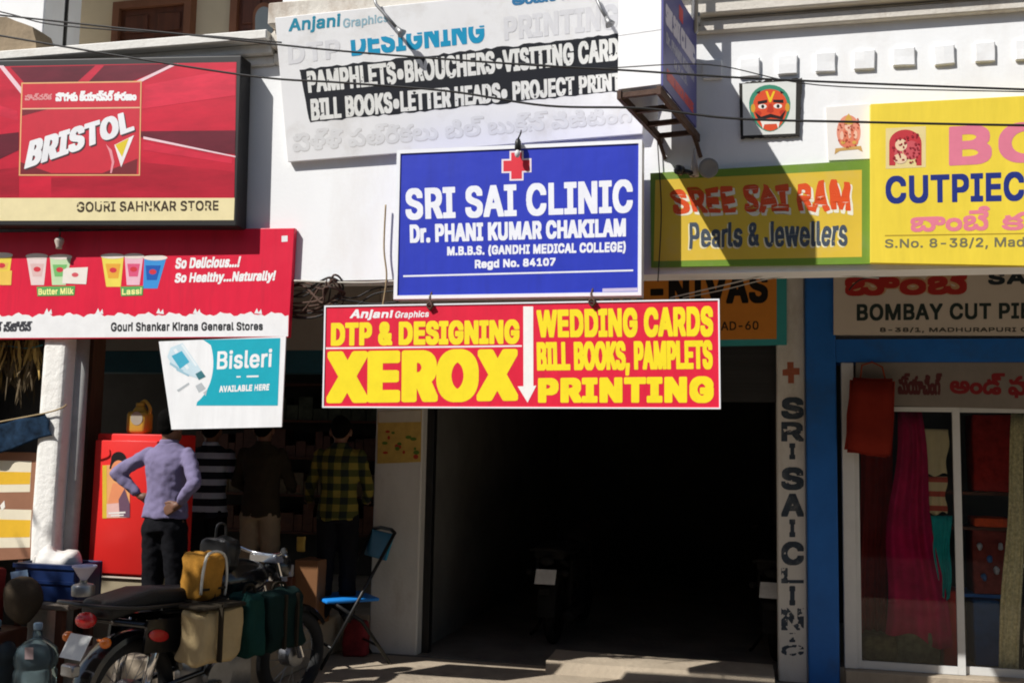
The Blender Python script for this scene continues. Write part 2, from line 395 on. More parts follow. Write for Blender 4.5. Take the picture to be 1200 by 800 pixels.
# ground floor shell
B().box((XL, .252, CZ+.002), (XR, 8.4, CZ+.2)).obj('ceiling', SHUT, bld)
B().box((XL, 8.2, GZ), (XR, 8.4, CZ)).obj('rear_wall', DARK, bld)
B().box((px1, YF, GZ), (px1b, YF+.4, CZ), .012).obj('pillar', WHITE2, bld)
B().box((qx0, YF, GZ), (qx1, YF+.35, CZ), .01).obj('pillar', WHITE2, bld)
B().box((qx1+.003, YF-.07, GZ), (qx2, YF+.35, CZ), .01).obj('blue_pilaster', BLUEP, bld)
B().box((px1-.0, YF+.402, GZ), (px1b-.02, 8.19, CZ)).obj('party_wall', mat('dark_grey_wall', (.15, .145, .13), .95, .25, 1.5, .2), bld)  # plain dark grey with random mottling
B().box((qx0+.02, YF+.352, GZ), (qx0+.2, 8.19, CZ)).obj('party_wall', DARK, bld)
B().box((px1b+.002, YF+.12, GZ), (px1b+.065, YF+.2, CZ-.01)).obj('shutter_rail', BLK, bld)
bz = PY(360, 410, YF).z
B().box((XL, YF, bz), (px1-.003, YF+.25, CZ)).obj('shop_beam', SHUT, bld)
B().box((XL, YF+.02, bz-.2), (px1-.003, YF+.24, bz-.002)).obj('shutter_box', TEALP, bld)
B().box((px1b+.003, YF+.05, PY(880, 402, YF).z), (qx0-.003, YF+.25, CZ)).obj('bay_beam', SHUT, bld)
B().box((px1b+.07, YF+.06, PY(880, 470, YF).z), (qx0-.003, YF+.2, PY(880, 402, YF).z-.003)).obj('bay_light_baffle', mat('baffle_shade_black', (.02, .02, .02), .7, .3, 4, stretch=(.2, 1, 14)), bld)  # added box cutting sky light into the bay, near-black like its shade
lz1, lz0 = PY(1100, 397, YF-.05).z, PY(1100, 424, YF-.05).z
rz = PY(1130, 791, YF).z
B().box((qx2+.003, YF-.05, lz0), (XR, YF+.3, lz1)).obj('blue_lintel', BLUEP, bld)
B().box((qx2+.003, YF, lz1+.002), (XR, YF+.3, CZ)).obj('header_wall', SHUT, bld)
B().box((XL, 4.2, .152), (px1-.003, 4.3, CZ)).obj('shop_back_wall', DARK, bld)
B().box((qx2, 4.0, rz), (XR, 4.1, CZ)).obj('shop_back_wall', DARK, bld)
B().box((XL, YF+.002, GZ-.02), (px1-.003, 4.3, .15), .01).obj('shop_floor', CONC, bld)
B().box((px1-.002, YF+.002, GZ-.05), (qx1, 8.2, GZ+.012)).obj('bay_floor', mat('bay_shade_concrete', (.16, .145, .125), .85, .35, 2, .3, 20, .2), bld)  # floor colour darkened to stand in for the bay's shade
B().box((qx1+.003, YF+.002, GZ-.1), (XR, 4.0, rz)).obj('shop_floor', CONC, bld)
B().box((XL, .0, GZ), (PY(-40, 600, .1).x, .3, 2.698)).obj('pillar', WHITE2, bld)
# bottle shop's white front pillar and the pipe beside it
wx0, wx1 = PY(52, 399, 0).x, PY(80, 399, 0).x
b = B()
for z0, z1 in ((GZ, 2.698),):
    b.box((wx0, -.02, z0), (wx1, .22, z1), .04, seg=3)
b.sub(4).wobble(.012, 4, 2)
b.obj('front_pillar', mat('front_pillar_whitewash', rgb(240, 238, 232), .9, .06, 3, .3, 30, .2, dirt=(.35, .3, .25), dirt_amt=.5, dscale=3), bld, 'auto')
b = B(); xx = PY(88, 500, .12).x
b.tube([(xx, .14, GZ), (xx+.01, .14, 1.2), (xx-.005, .15, 2.69)], .055, 10)
b.obj('drain_pipe', mat('grey_pipe', (.42, .42, .4), .7, .2, 5), bld, True)
B().box((PY(91, 500, .3).x, .3, GZ), (PY(104, 500, .3).x, .45, 2.69)).obj('door_post', mat('brown_post', (.1, .05, .028), .7, .25, 4, stretch=(6, 6, 1)), bld)
# parked block of rubble on the balcony edge
t = B(); q = [(-50, 20), (8, 20), (38, 32), (43, 45), (44, 66), (-50, 72)]
pl = wall(-.05); t.prism([pl.at(x, y) for x, y in q], (0, .22, 0)); t.sub(2).wobble(.012, 6, 3)
tag(t.obj('stone_block', mat('sandstone', (.3, .23, .15), .95, .25, 5, .4, 20), None, False, org=pl.at(0, 66)), 'tan stone block with a sloped end on the balcony edge', 'stone block')
t = B(); p = PY(75, 60, -.1); t.tube([(p.x, -.1, 4.471), (p.x-.005, -.1, 5.4)], .014, 8).lathe([(.04, 0), (.04, .012)], (p.x, -.1, 4.471))
tag(t.obj('iron_rod', BLK, None, True, org=(p.x, -.1, 4.47)), 'thin dark iron rod standing upright on the balcony ledge', 'rod')
t = B(); p = PY(816, 10, -.03); t.tube([(p.x, -.2, 4.2), (p.x, -.2, 6.2)], .022, 8).box((p.x-.03, -.2, 4.3), (p.x+.03, -.003, 4.33)).box((p.x-.03, -.2, 4.7), (p.x+.03, -.003, 4.73))
tag(t.obj('steel_pole', GREYM, None, True, org=(p.x, -.2, 4.2)), 'grey steel pole clamped to the cornice behind the projecting sign', 'pole')

# concrete ramp in the mouth of the bay
r = B(); x0, x1 = PZ(642, 770, GZ+.1).x, PZ(832, 764, GZ+.1).x; y0, y1 = PZ(640, 789, GZ).y, PZ(700, 764, GZ+.1).y
r.prism([(x0, y0, GZ), (x0, y0+.07, GZ+.085), (x0, y1, GZ+.1), (x0, y1, GZ)], (x1-x0+.5, 0, 0)); r.sub(3).wobble(.012, 5, 1)
tag(r.obj('concrete_slab', CONC, None, False, org=(x0, y0, GZ)), 'low broken concrete slab lying in the mouth of the dark bay', 'concrete slab')

# ================================================================== SIGNS
FRBLK = mat('black_sign_frame', (.012, .011, .011), .5, .2, 4)
# --- red cigarette light box: turned a little on the wall
yR = -.18; A, Bq = PY(283, 66, yR), PY(277, 262, yR)
def solve_turn(tlx, tly, blx, bly):
    lo, hi = -1.2, .6
    for _ in range(50):
        m_ = (lo+hi)/2; h = PY(tlx, tly, yR+m_).z - PY(blx, bly, yR+m_).z
        if h < A.z-Bq.z: lo = m_
        else: hi = m_
    return (lo+hi)/2
dY = max(-.03, min(.1, solve_turn(0, 72, 0, 263)))
Lf = PY(0, 72, yR+dY); u = Vector((A.x-Lf.x, A.y-Lf.y, 0)).normalized()
PB = Plane(A, (u.y, -u.x, 0))
T = thing('light_box_sign', 'red light box with slanting white lettering in a black case', 'sign', A)
slab(T, PB, [(-110, 73), (283, 65), (277, 265), (-110, 264)], .15, FRBLK, 'case', .008)
face = slab(T, Plane(A+PB.n*.001, PB.n), [(-106, 80), (277, 73), (274, 258), (-106, 259)], .003, mat('red_light_box_face', rgb(205, 32, 58), .35, .3, 1.6, spec=.4, stretch=(.7, 1, 2.6)), 'face_panel')
MAR, LRED, DRED = (mat('ray_%s' % n_, rgb(*c_), .35, v_, 1.8, spec=.4, stretch=(.7, 1, 3)) for n_, c_, v_ in (('maroon', (112, 28, 46), .45), ('light_red', (216, 44, 70), .35), ('deep_red', (186, 28, 52), .35)))
polys(T, PB, [[(12, 79), (206, 75), (150, 97), (30, 99)], [(164, 154), (276, 153), (275, 181), (240, 178), (165, 161)], [(-60, 165), (22, 155), (22, 176), (-20, 196), (-60, 205)]], MAR, .006)
polys(T, PB, [[(165, 190), (274, 201), (274, 231), (60, 231), (60, 208), (160, 207)], [(-60, 205), (22, 196), (22, 231), (-60, 231)]], DRED, .0055)
polys(T, PB, [[(170, 100), (276, 80), (276, 112), (166, 128)], [(168, 166), (272, 186), (272, 192), (168, 176)], [(90, 97), (112, 77), (122, 77), (104, 96)], [(-40, 112), (20, 130), (22, 142), (-40, 125)]], LRED, .006)
polys(T, PB, [[(160, 95), (200, 76), (209, 75), (166, 96)], [(-2, 77), (4, 77), (26, 104), (26, 112)], [(168, 160), (276, 183), (276, 184.5), (168, 163)]], ink(240, 205, 212), .007)
poly(T, PB, [(-106, 232), (275, 232), (274, 258), (-106, 259)], ink(236, 222, 172), .007, 'name_band')
br = poly(T, PB, [(25, 97), (166, 95), (164, 206), (22, 206)], ink(232, 176, 118), .008, 'brand_panel')
poly(br, PB, [(26.5, 98.6), (164.4, 96.6), (162.6, 204.4), (23.5, 204.4)], ink(206, 34, 56), .0095, 'panel_face')
polys(br, PB, [[(26, 128), (60, 127), (26, 136)], [(24, 190), (24, 204), (160, 204), (161, 186), (120, 203), (60, 203)]], ink(120, 18, 34), .011)
polys(br, PB, [[(26, 127), (164, 125.5), (164, 127), (26, 128.5)]], ink(236, 190, 150), .0115)
text(br, PB, 'పొగాకు క్యాన్సర్ కారణం', [(65, 107), (160, 106), (160, 118), (65, 119)], WHT, .012, .045)
text(br, PB, 'హెచ్చరిక', [(29, 110), (61, 109), (61, 117), (29, 118)], ink(226, 150, 150), .012, .03)
for dx, dy, mm, o in ((1.4, 1.8, ink(70, 40, 48), .012), (0, 0, ink(238, 238, 240), .0135)):
    text(br, PB, 'BRISTOL', [(35+dx, 165+dy), (153+dx, 129+dy), (158+dx, 153+dy), (28+dx, 199+dy)], mm, o, .055, .075)
polys(br, PB, [[(134, 170), (157, 158.5), (142, 196)]], ink(245, 235, 235), .0145)
polys(br, PB, [[(135, 170), (151, 162), (143, 184)]], ink(226, 200, 40), .016)
polys(br, PB, [[(124, 169), (131, 176), (134, 190), (131, 203), (129, 203), (131, 190), (128, 178)]], ink(236, 150, 160), .0145)
text(T, PB, 'GOURI SAHNKAR STORE', [(90, 236.5), (256, 235), (256, 247), (90, 249)], ink(60, 45, 20), .0085, .05, .035, wear=.42)

# --- red dairy board
PD = wall(-.05)
T = thing('dairy_sign', 'red board with a white scalloped lower band and pictures of cups', 'sign', PD.at(340, 395))
slab(T, PD, [(-110, 274), (345, 267), (338, 395), (-110, 398)], .045, flex('red_dairy_vinyl', rgb(226, 30, 64)), 'panel', .003)
wave = [(-110, 396.5)] + [(x, 369 - x*.004 + 1.8*math.sin(x*.21) + 1.3*math.sin(x*.53)) for x in range(-110, 340, 4)] + [(337.5, 394)]
poly(T, PD, wave, ink(240, 240, 240), .002, 'white_band')
polys(T, PD, [[(x, 367), (x+3, 361), (x+5, 366), (x+8, 362), (x+9, 368)] for x in (52, 112, 183, 226, 298)], ink(240, 240, 240), .003, 'milk_splash')
text(T, PD, 'So Delicious...!', [(206.5, 302), (283, 300), (280, 313), (205, 315)], WHT, .003, .045)
text(T, PD, 'So Healthy...Naturally!', [(206, 320), (324, 317), (321, 331.5), (204, 334)], WHT, .003, .045)
text(T, PD, 'Gouri Shankar Kirana General Stores', [(130, 377.5), (308, 377), (308, 387), (130, 388.5)], ink(40, 40, 44), .004, .045, .03)
text(T, PD, 'గౌరీ శంకర్ కిరాణా జనరల్ స్టోర్స్', [(-100, 378), (38, 376), (38, 388), (-100, 391)], ink(60, 60, 66), .004, .04)
poly(T, PD, [(330, 276.5), (337, 276), (337, 283), (330, 283.5)], ink(235, 235, 235), .003, 'veg_mark')
def cup(xc, y0, y1, wt, wb, lean, body, band, name='cup_picture'):
    poly(T, PD, [(xc-wt/2+lean, y0+3), (xc+wt/2+lean, y0+3), (xc+wb/2, y1), (xc-wb/2, y1)], body, .003, name)
    polys(T, PD, [[(xc-wt*.34+lean*.6, y0+12), (xc+wt*.34+lean*.6, y0+12), (xc+wb*.34+lean*.3, y1-10), (xc-wb*.34+lean*.3, y1-10)]], band, .0045, 'cup_label')
    polys(T, PD, [arc(xc+lean, y0+3, wt/2+1.2, 3.2)], ink(240, 225, 215), .0055, 'cup_lid')
    polys(T, PD, [arc(xc+lean*.5, (y0+y1)/2, 4.2, 3)], ink(214, 52, 66), .006, 'cup_emblem')
cup(44, 297, 334, 24, 15, -1, ink(236, 214, 210), ink(226, 190, 186)); cup(69, 298, 334, 25, 16, 2, ink(200, 226, 180), ink(120, 190, 110))
polys(T, PD, [[(74, 316), (78, 314), (103, 313), (101, 333), (73, 332)]], ink(240, 232, 222), .0065, 'packet_picture'); polys(T, PD, [arc(88, 322, 4, 2.6)], ink(220, 90, 100), .0075, 'cup_emblem')
cup(133, 297, 336, 26, 17, -1, ink(240, 220, 90), ink(235, 170, 60)); cup(156, 297, 334, 22, 15, 1, ink(240, 190, 205), ink(226, 90, 130)); cup(176, 299, 338, 26, 17, 6, ink(60, 150, 220), ink(20, 90, 180))
cup(2, 296, 326, 24, 17, 0, ink(240, 214, 80), ink(236, 190, 90)); polys(T, PD, [[(-8, 318), (14, 317), (13, 334), (-8, 334)]], ink(240, 200, 90), .0065, 'packet_picture')
for x0, x1, s in ((45, 86, 'Butter Milk'), (143, 166, 'Lassi')):
    polys(T, PD, [[(x0-2, 336), (x1+2, 335), (x1+1, 346), (x0-1, 347)]], ink(90, 170, 90), .007, 'caption_patch')
    text(T, PD, s, [(x0, 338), (x1, 337), (x1, 344.5), (x0, 345.5)], ink(250, 246, 160), .0085, .06)
# small lamp holder hung in front of it
p = PD.at(76, 283); T = thing('lamp_holder', 'small pale lamp holder hanging on a wire against the red dairy board', 'lamp holder', p)
B().lathe([(.008, .0), (.03, -.01), (.034, -.03), (.02, -.07), (.022, -.085)], p+Vector((0, -.06, .02)), n=14).obj('shade', mat('pale_bakelite', (.5, .42, .36), .5, .15, 8), T, True)
B().tube([p+Vector((0, -.06, .02)), p+Vector((.01, -.07, .09)), p+Vector((.02, .0, .13))], .006, 6).obj('wire', BLK, T, True)

# --- drinking water banner
PW = wall(-.1)
T = thing('water_banner', 'white banner with a turquoise panel and water bottle, hanging below the red dairy board', 'banner', PW.at(265, 400))
q = [(186, 400), (335, 394), (330, 500), (201, 503)]
NX, NY = 14, 10; vs = []; fs = []
for j in range(NY+1):
    for i in range(NX+1):
        u_, v_ = i/NX, j/NY; P = (Vector(q[0])*(1-u_)+Vector(q[1])*u_)*(1-v_)+(Vector(q[3])*(1-u_)+Vector(q[2])*u_)*v_; vs.append(PW.at(P.x, P.y, 0))
n0 = len(vs); vs += [Vector(v)+Vector((0, .012, 0)) for v in vs]
for j in range(NY):
    for i in range(NX):
        a = j*(NX+1)+i; fs.append((a+NX+1, a+NX+2, a+1, a)); fs.append((a+n0, a+1+n0, a+NX+2+n0, a+NX+1+n0))
rim = [i for i in range(NX+1)]+[(j*(NX+1)+NX) for j in range(1, NY+1)]+[NY*(NX+1)+i for i in range(NX-1, -1, -1)]+[j*(NX+1) for j in range(NY-1, 0, -1)]
for a, b_ in zip(rim, rim[1:]+rim[:1]): fs.append((a, b_, b_+n0, a+n0))
meshobj('banner_sheet', vs, fs, flex('white_flex', rgb(244, 245, 246), .45, .2, .75), T)
ac = arc(214, 425, 36, 52, -38, 62, 14)
poly(T, PW, [(238, 398)] + [(x, y) for x, y in ac if y > 400 and y < 472] + [(230, 475), (325.5, 475), (328.5, 396)], ink(24, 172, 192), .003, 'turquoise_panel')
text(T, PW, 'Bisleri', [(255, 411), (319, 408.5), (318, 430), (254, 433)], WHT, .005, .025, .03)
polys(T, PW, [[(277, 440.5), (282, 440.4), (282, 442), (277, 442.2)], [(289, 440), (303, 439.6), (303, 441.6), (289, 442)]], WHT, .005, 'faded_line')
text(T, PW, 'AVAILABLE HERE', [(257, 452), (316, 449.5), (315, 457), (257, 459.5)], WHT, .005, .08, .06)
polys(T, PW, [[(200, 407), (214, 402), (232, 428), (238, 437), (231, 443), (222, 440), (203, 430), (196, 418)]], ink(206, 228, 238), .003, 'bottle_picture'); polys(T, PW, [[(203, 410), (206, 408), (222, 431), (219, 433)], [(212, 404), (214, 403), (231, 428), (229, 429)]], ink(236, 244, 248), .0038, 'bottle_highlight'); polys(T, PW, [[(199, 424), (215, 434), (214, 436), (199, 427)], [(206, 431), (222, 439), (221, 441), (207, 434)]], ink(160, 200, 216), .0038, 'bottle_ridge')
polys(T, PW, [[(201, 417), (213, 411), (222, 424), (211, 432)]], ink(70, 176, 205), .0045, 'bottle_label')
polys(T, PW, [[(229, 438), (236, 434), (241, 441), (233, 445)]], ink(60, 120, 130), .0045, 'bottle_cap')
polys(T, PW, [[(207, 457), (221, 448), (222, 450), (209, 459)], [(229, 452), (236, 448), (241, 455), (233, 460)], [(238, 460), (243, 456), (241, 464)]], ink(186, 192, 196), .003, 'splash_picture')

# --- upper printing signboard leaning forward, half its black vinyl peeled away
tilt = math.radians(10); base = PY(545, 173, -.05)
PA = Plane(base, (0, -math.cos(tilt), -math.sin(tilt)))
T = thing('printers_sign', 'weathered white signboard leaning forward with a torn black band of lettering', 'sign', base)
slab(T, PA, [(322, 21), (760, -25), (753, 157), (337, 190)], .045, mat('weathered_white_board', rgb(250, 250, 250), .6, .05, 2, dirt=(.5, .46, .4), dirt_amt=.35, dscale=3), 'panel', .004)
random.seed(3)
def torn(a, b_, n, j): return [(a[0]+(b_[0]-a[0])*i/n+random.uniform(-j, j)*.3, a[1]+(b_[1]-a[1])*i/n+random.uniform(-j, j)) for i in range(n+1)]
poly(T, PA, torn((351, 82), (726, 40), 60, 1.3)+torn((726, 44), (730, 105), 8, .8)+torn((729, 107), (364, 143.5), 60, 1.3)+torn((362, 140), (352, 86), 8, .8), ink(38, 40, 46), .003, 'torn_black_band')
WL = ink(243, 243, 238); GH = ink(236, 236, 238)
text(T, PA, 'PAMPHLETS•BROUCHERS•VISITING CARD', [(359, 83.5), (725, 44), (725.5, 71), (361.5, 109.5)], WL, .005, .05, .05, wear=.68)
text(T, PA, 'BILL BOOKS•LETTER HEADS• PROJECT PRINT', [(363.5, 116), (727.5, 85), (728, 106), (365, 142)], WL, .005, .05, .05, wear=.68, seed=5)
text(T, PA, 'DESIGNING', [(410, 38), (567, 20), (568, 50), (412, 66.5)], ink(30, 160, 205), .004, .06, .06, keep=.33)
text(T, PA, 'Anjani', [(339, 22), (399, 16), (398, 35), (338, 41)], ink(40, 150, 180), .004, .03)
text(T, PA, 'Graphics', [(402, 22), (455, 16), (455, 28), (402, 36)], ink(160, 198, 212), .004, .03)
text(T, PA, 'DTP', [(337, 53), (398, 46), (399, 68), (338, 76)], GH, .004, .06)
text(T, PA, 'PRINTING', [(590, 20), (724, 4), (724, 34), (591, 48)], GH, .004, .06)
for dx, dy, mm, o in ((.9, 1.1, ink(216, 214, 212), .001), (0, 0, ink(238, 238, 238), .002)):
    text(T, PA, 'పెళ్ళి పత్రికలు బిల్ బుక్స్ విజిటింగ్', [(342+dx, 153+dy), (744+dx, 122+dy), (745+dx, 143+dy), (343+dx, 178+dy)], mm, o, .03, wear=.75)
text(T, PA, 'అంజని గ్రాఫిక్స్', [(600, -8), (724, -22), (724, -5), (600, 9)], ink(60, 130, 180), .004, .035)
# two lamp arms of that board
for i, (pts, lab) in enumerate((([(437, -6), (441, 6), (452, 18), (466, 34)], 'bent grey lamp arm hooked over the left half of the weathered white board'), ([(697, -6), (704, 10), (711, 22)], 'short grey lamp arm over the right half of the weathered white board'))):
    P = [PA.at(x, y, .03 + .015*k) for k, (x, y) in enumerate(pts)]
    T = thing('sign_lamp', lab, 'lamp arm', P[0], 'sign lamps over the weathered board')
    B().tube(P, .011, 8).obj('tube', GREYM, T, True); d = (P[-1]-P[-2]).normalized()
    B().lathe([(.014, -.01), (.02, .02), (.034, .05), (.03, .052)], P[-1], d, 14).obj('lamp_head', GREYM, T, True)

# --- clinic sign
PC = wall(-.26)
T = thing('clinic_sign', 'blue signboard with a red cross and white lettering in a white frame, centre', 'sign', PC.at(607, 350))
cq = [(465, 176), (752.5, 163.5), (751.5, 346), (461, 350.5)]
slab(T, PC, cq, .12, flex('blue_clinic_vinyl', rgb(46, 62, 188)), 'panel')
frame(T, PC, cq, 4.2, .125, mat('white_frame_paint', rgb(240, 242, 246), .45, .05, 4), 'frame')
PCW = ink(240, 242, 250)
def cross(s, m_, o, nm):
    cx, cy, a, b_ = 605.3, 194.3, 17.5*s[0], 8.2*s[1]
    poly(T, PC, [(cx+x, cy+y-x*.03) for x, y in ((-b_, -a), (b_, -a), (b_, -b_), (a, -b_), (a, b_), (b_, b_), (b_, a), (-b_, a), (-b_, b_), (-a, b_), (-a, -b_), (-b_, -b_))], m_, o, nm)
cross((1, 1), ink(238, 225, 232), .002, 'cross_outline'); cross((.88, .76), ink(222, 50, 66), .004, 'red_cross')
text(T, PC, 'SRI SAI CLINIC', [(474.5, 221), (741.5, 210), (741.5, 249.5), (475.5, 258)], PCW, .003, .045, .055)
text(T, PC, 'Dr. PHANI KUMAR CHAKILAM', [(480, 263), (733.5, 255.5), (733.5, 277.5), (480.5, 285)], PCW, .003, .05, .05)
text(T, PC, 'M.B.B.S. (GANDHI MEDICAL COLLEGE)', [(524, 288.5), (733.5, 282.5), (733, 297), (524, 301)], PCW, .003, .05, .05)
text(T, PC, 'Regd No. 84107', [(556.5, 304.5), (651, 302), (651, 313.5), (556.5, 317)], PCW, .003, .05, .05)
polys(T, PC, [[(472.5, 322.6), (742, 315.8), (742, 317.8), (472.5, 324.6)]], PCW, .003, 'rule')
polys(T, PC, [[(706, 338), (747, 337), (747, 341), (706, 342)]], ink(206, 196, 226), .003, 'printer_mark')
p = PC.at(607, 172, .04)
T = thing('bulb_holder', 'small black bulb holder clipped to the top edge of the blue board above its cross', 'bulb holder', p)
B().lathe([(.012, .05), (.02, .03), (.022, -.02), (.016, -.025)], p, n=14).obj('holder', BLK, T, True)
B().ell(p+Vector((.0, -.012, -.05)), (.018, .018, .026)).obj('bulb', mat('dusty_bulb_glass', (.6, .6, .6), .2, .1, 5), T, True)
B().tube([p+Vector((0, 0, .05)), p+Vector((.01, .03, .1)), p+Vector((.0, .08, .13))], .006, 6).obj('wire', BLK, T, True)

# --- red printing sign
PX = wall(-.3)
T = thing('printing_sign', 'long red board with big yellow lettering and a white down arrow', 'sign', PX.at(610, 478))
xq = [(380, 358), (843, 350), (844.5, 479), (377.5, 477.5)]
slab(T, PX, xq, .04, flex('red_printing_vinyl', rgb(228, 38, 66)), 'panel')
frame(T, PX, xq, 1.7, .045, mat('white_frame_paint', (1, 1, 1)), 'frame', .006)
YEL = ink(250, 226, 40)
text(T, PX, 'Anjani', [(413, 362), (461, 363.5), (459, 374.5), (409, 375.5)], WHT, .003, .05)
text(T, PX, 'Graphics', [(464, 364.5), (503, 364), (502, 373), (462, 374.5)], WHT, .003, .04)
text(T, PX, 'DTP & DESIGNING', [(388, 378), (608.7, 374), (608.7, 403), (387.6, 405.5)], YEL, .003, .07, .065)
polys(T, PX, [[(381.5, 407), (611.5, 404.3), (611.5, 406.2), (381.5, 409)]], ink(246, 236, 236), .003, 'rule')
text(T, PX, 'XEROX', [(383, 411), (607.5, 408), (607, 470), (382.5, 473)], YEL, .003, .07, .1)
polys(T, PX, [[(613.2, 359), (624.8, 359), (625, 452), (628.6, 451.5), (618.2, 471.5), (606.6, 452.5), (613.4, 452.3)]], ink(246, 244, 240), .003, 'arrow')
text(T, PX, 'WEDDING CARDS', [(628.7, 363), (835.7, 358.3), (835.7, 394.5), (629.6, 396)], YEL, .003, .07, .05)
text(T, PX, 'BILL BOOKS, PAMPLETS', [(628.7, 400.5), (834.8, 398.3), (835.5, 439), (629.6, 441)], YEL, .003, .05, .035)
text(T, PX, 'PRINTING', [(630.5, 442.5), (836.4, 440.5), (836.4, 472), (630.5, 472)], YEL, .003, .08, .11)
for x, y, y2, lab in ((504, 358, 348, 'rusty wire hook holding the red printing board under the left part of the blue board'), (694, 354, 344, 'rusty wire hook holding the red printing board under the right part of the blue board')):
    p = PX.at(x, y, .012); q = PX.at(x, y2, .0)
    h = B().tube([p+Vector((.0, 0, -.03)), p+Vector((.02, -.012, 0)), p+Vector((.0, -.01, .03)), q+Vector((-.012, .03, .0)), q+Vector((0, .05, .05))], .007, 6).torus(p, (0, 1, .2), .02, .006, 12, 6)
    tag(h.obj('wire_hook', RUST, None, True, org=p), lab, 'hook', 'wire hooks of the printing board')

# --- projecting sign box, seen from its right
C0, C1 = PY(820, 161, 0), None
ang = math.radians(10); ex = Vector((math.sin(ang), math.cos(ang), 0)); ey = Vector((math.cos(ang), -math.sin(ang), 0))
zb, zt, Lg, Wd = C0.z+.0, 4.27, .95, .25
near = C0 - ex*Lg
near = near.copy(); near.z = zb
T = thing('projecting_sign', 'box sign with a dark blue side and white end projecting from the wall', 'sign', (C0.x, -.05, zb))
def bx(lo, hi):  # local box coordinates: along (to the wall), across (to the right), up
    return [near + ex*lo[0] + ey*lo[1] + Vector((0, 0, lo[2])), near + ex*hi[0] + ey*lo[1] + Vector((0, 0, lo[2])), near + ex*hi[0] + ey*hi[1] + Vector((0, 0, lo[2])), near + ex*lo[0] + ey*hi[1] + Vector((0, 0, lo[2]))], (0, 0, hi[2]-lo[2])
H = zt-zb
Wm = mat('white_tin_box', rgb(242, 242, 242), .5, .05, 3, dirt=(.45, .4, .35), dirt_amt=.3)
b = B()
for lo, hi in (((0, -Wd, .03), (.012, 0, H*.5-.002)), ((0, -Wd, H*.5+.002), (.012, 0, H)), ((.012, -Wd, .03), (Lg-.14, -Wd+.012, H)), ((.012, -Wd+.012, H-.012), (Lg-.14, -.012, H))):
    b.prism(*bx(lo, hi))
b.obj('tin_box', Wm, T)
b = B(); b.prism(*bx((.0, .002, .02), (Lg-.14, .012, H))); b.obj('side_panel', mat('blue_side_vinyl', (.075, .075, .28), .4, .12, 2), T)
PS = Plane(near+ey*.0125, ey)
PSQ = [(778, 30), (816, 62), (816, 80), (778, 52)]
def sq(a0, a1, h0, h1):   # text rectangle on the side, fractions along and down
    r = []
    for a_, h_ in ((a0, h1), (a1, h1), (a1, h0), (a0, h0)):
        P = near + ex*(Lg-.14)*a_ + ey*.0125 + Vector((0, 0, H*h_)); v = P-CAM; r.append((600+F*v.dot(RT)/v.dot(FW), 400-F*v.dot(UP)/v.dot(FW)))
    return r
text(T, PS, 'SRI SAI CLINIC', sq(.06, .94, .58, .76), ink(230, 225, 240, .8), .002, .05)
text(T, PS, 'Dr. PHANI KUMAR', sq(.08, .92, .42, .52), ink(200, 200, 225, .6), .002, .04); text(T, PS, 'M.B.B.S.', sq(.3, .7, .3, .38), ink(200, 200, 225, .6), .002, .04)
text(T, PS, 'GANDHI MEDICAL COLLEGE', sq(.1, .9, .12, .22), ink(220, 70, 70, .8), .002, .05)
poly(T, PS, sq(.44, .56, .8, .93), ink(220, 50, 60, .8), .002, 'red_mark')
b = B()
for y_ in (-Wd+.01, -.01):
    b.prism(*bx((-.01, y_-.012, -.03), (Lg+.0, y_+.012, .018)))
for a_ in (.0, .28, .55, .8): b.prism(*bx((a_, -Wd+.022, -.02), (a_+.03, -.022, .008)))
b.obj('bracket_frame', RUST, T)
for y_ in (-Wd+.01, -.01):
    P0 = near + ex*(Lg-.16) + ey*y_ + Vector((0, 0, -.01)); P1 = P0 + ex*.25 + Vector((0, 0, -.13)); B().tube([P0, (P0.x*.5+P1.x*.5, -.06, P0.z-.05), (P1.x, -.002, P0.z-.12)], .014, 6).obj('bracket', RUST, T)

# --- jeweller's painted board
PJ = wall(-.03)
T = thing('jewellers_sign', 'hand painted yellow board with a green border and orange and grey lettering', 'sign', PJ.at(890, 310))
slab(T, PJ, [(762, 203), (1020, 187.5), (1021, 309), (763, 313)], .029, mat('green_border_paint', rgb(112, 146, 44), .6, .12, 3, dirt=(.3, .3, .2), dirt_amt=.4), 'panel')
poly(T, PJ, [(768, 211), (1010, 199), (1010, 301), (766, 306)], mat('yellow_board_paint', rgb(224, 190, 60), .55, .1, 2.5, dirt=(.55, .4, .12), dirt_amt=.5, dscale=5), .002, 'yellow_field')
for dx, dy, mm, o, bo in ((2.5, 3.5, ink(240, 236, 215), .004, .07), (0, 0, ink(226, 84, 36), .0055, .06)):
    text(T, PJ, 'SREE SAI RAM', [(785+dx, 221+dy), (997+dx, 211+dy), (997+dx, 248+dy), (791+dx, 251+dy)], mm, o, bo, .06, wear=.85, wob=3.2)
for dx, dy, mm, o in ((-1.5, 1.5, ink(238, 230, 190), .004), (0, 0, ink(74, 84, 96), .0055)):
    text(T, PJ, 'Pearls & Jewellers', [(808+dx, 262+dy), (993+dx, 257+dy), (993+dx, 288+dy), (808+dx, 291+dy)], mm, o, .035, wear=.85, wob=1.6)
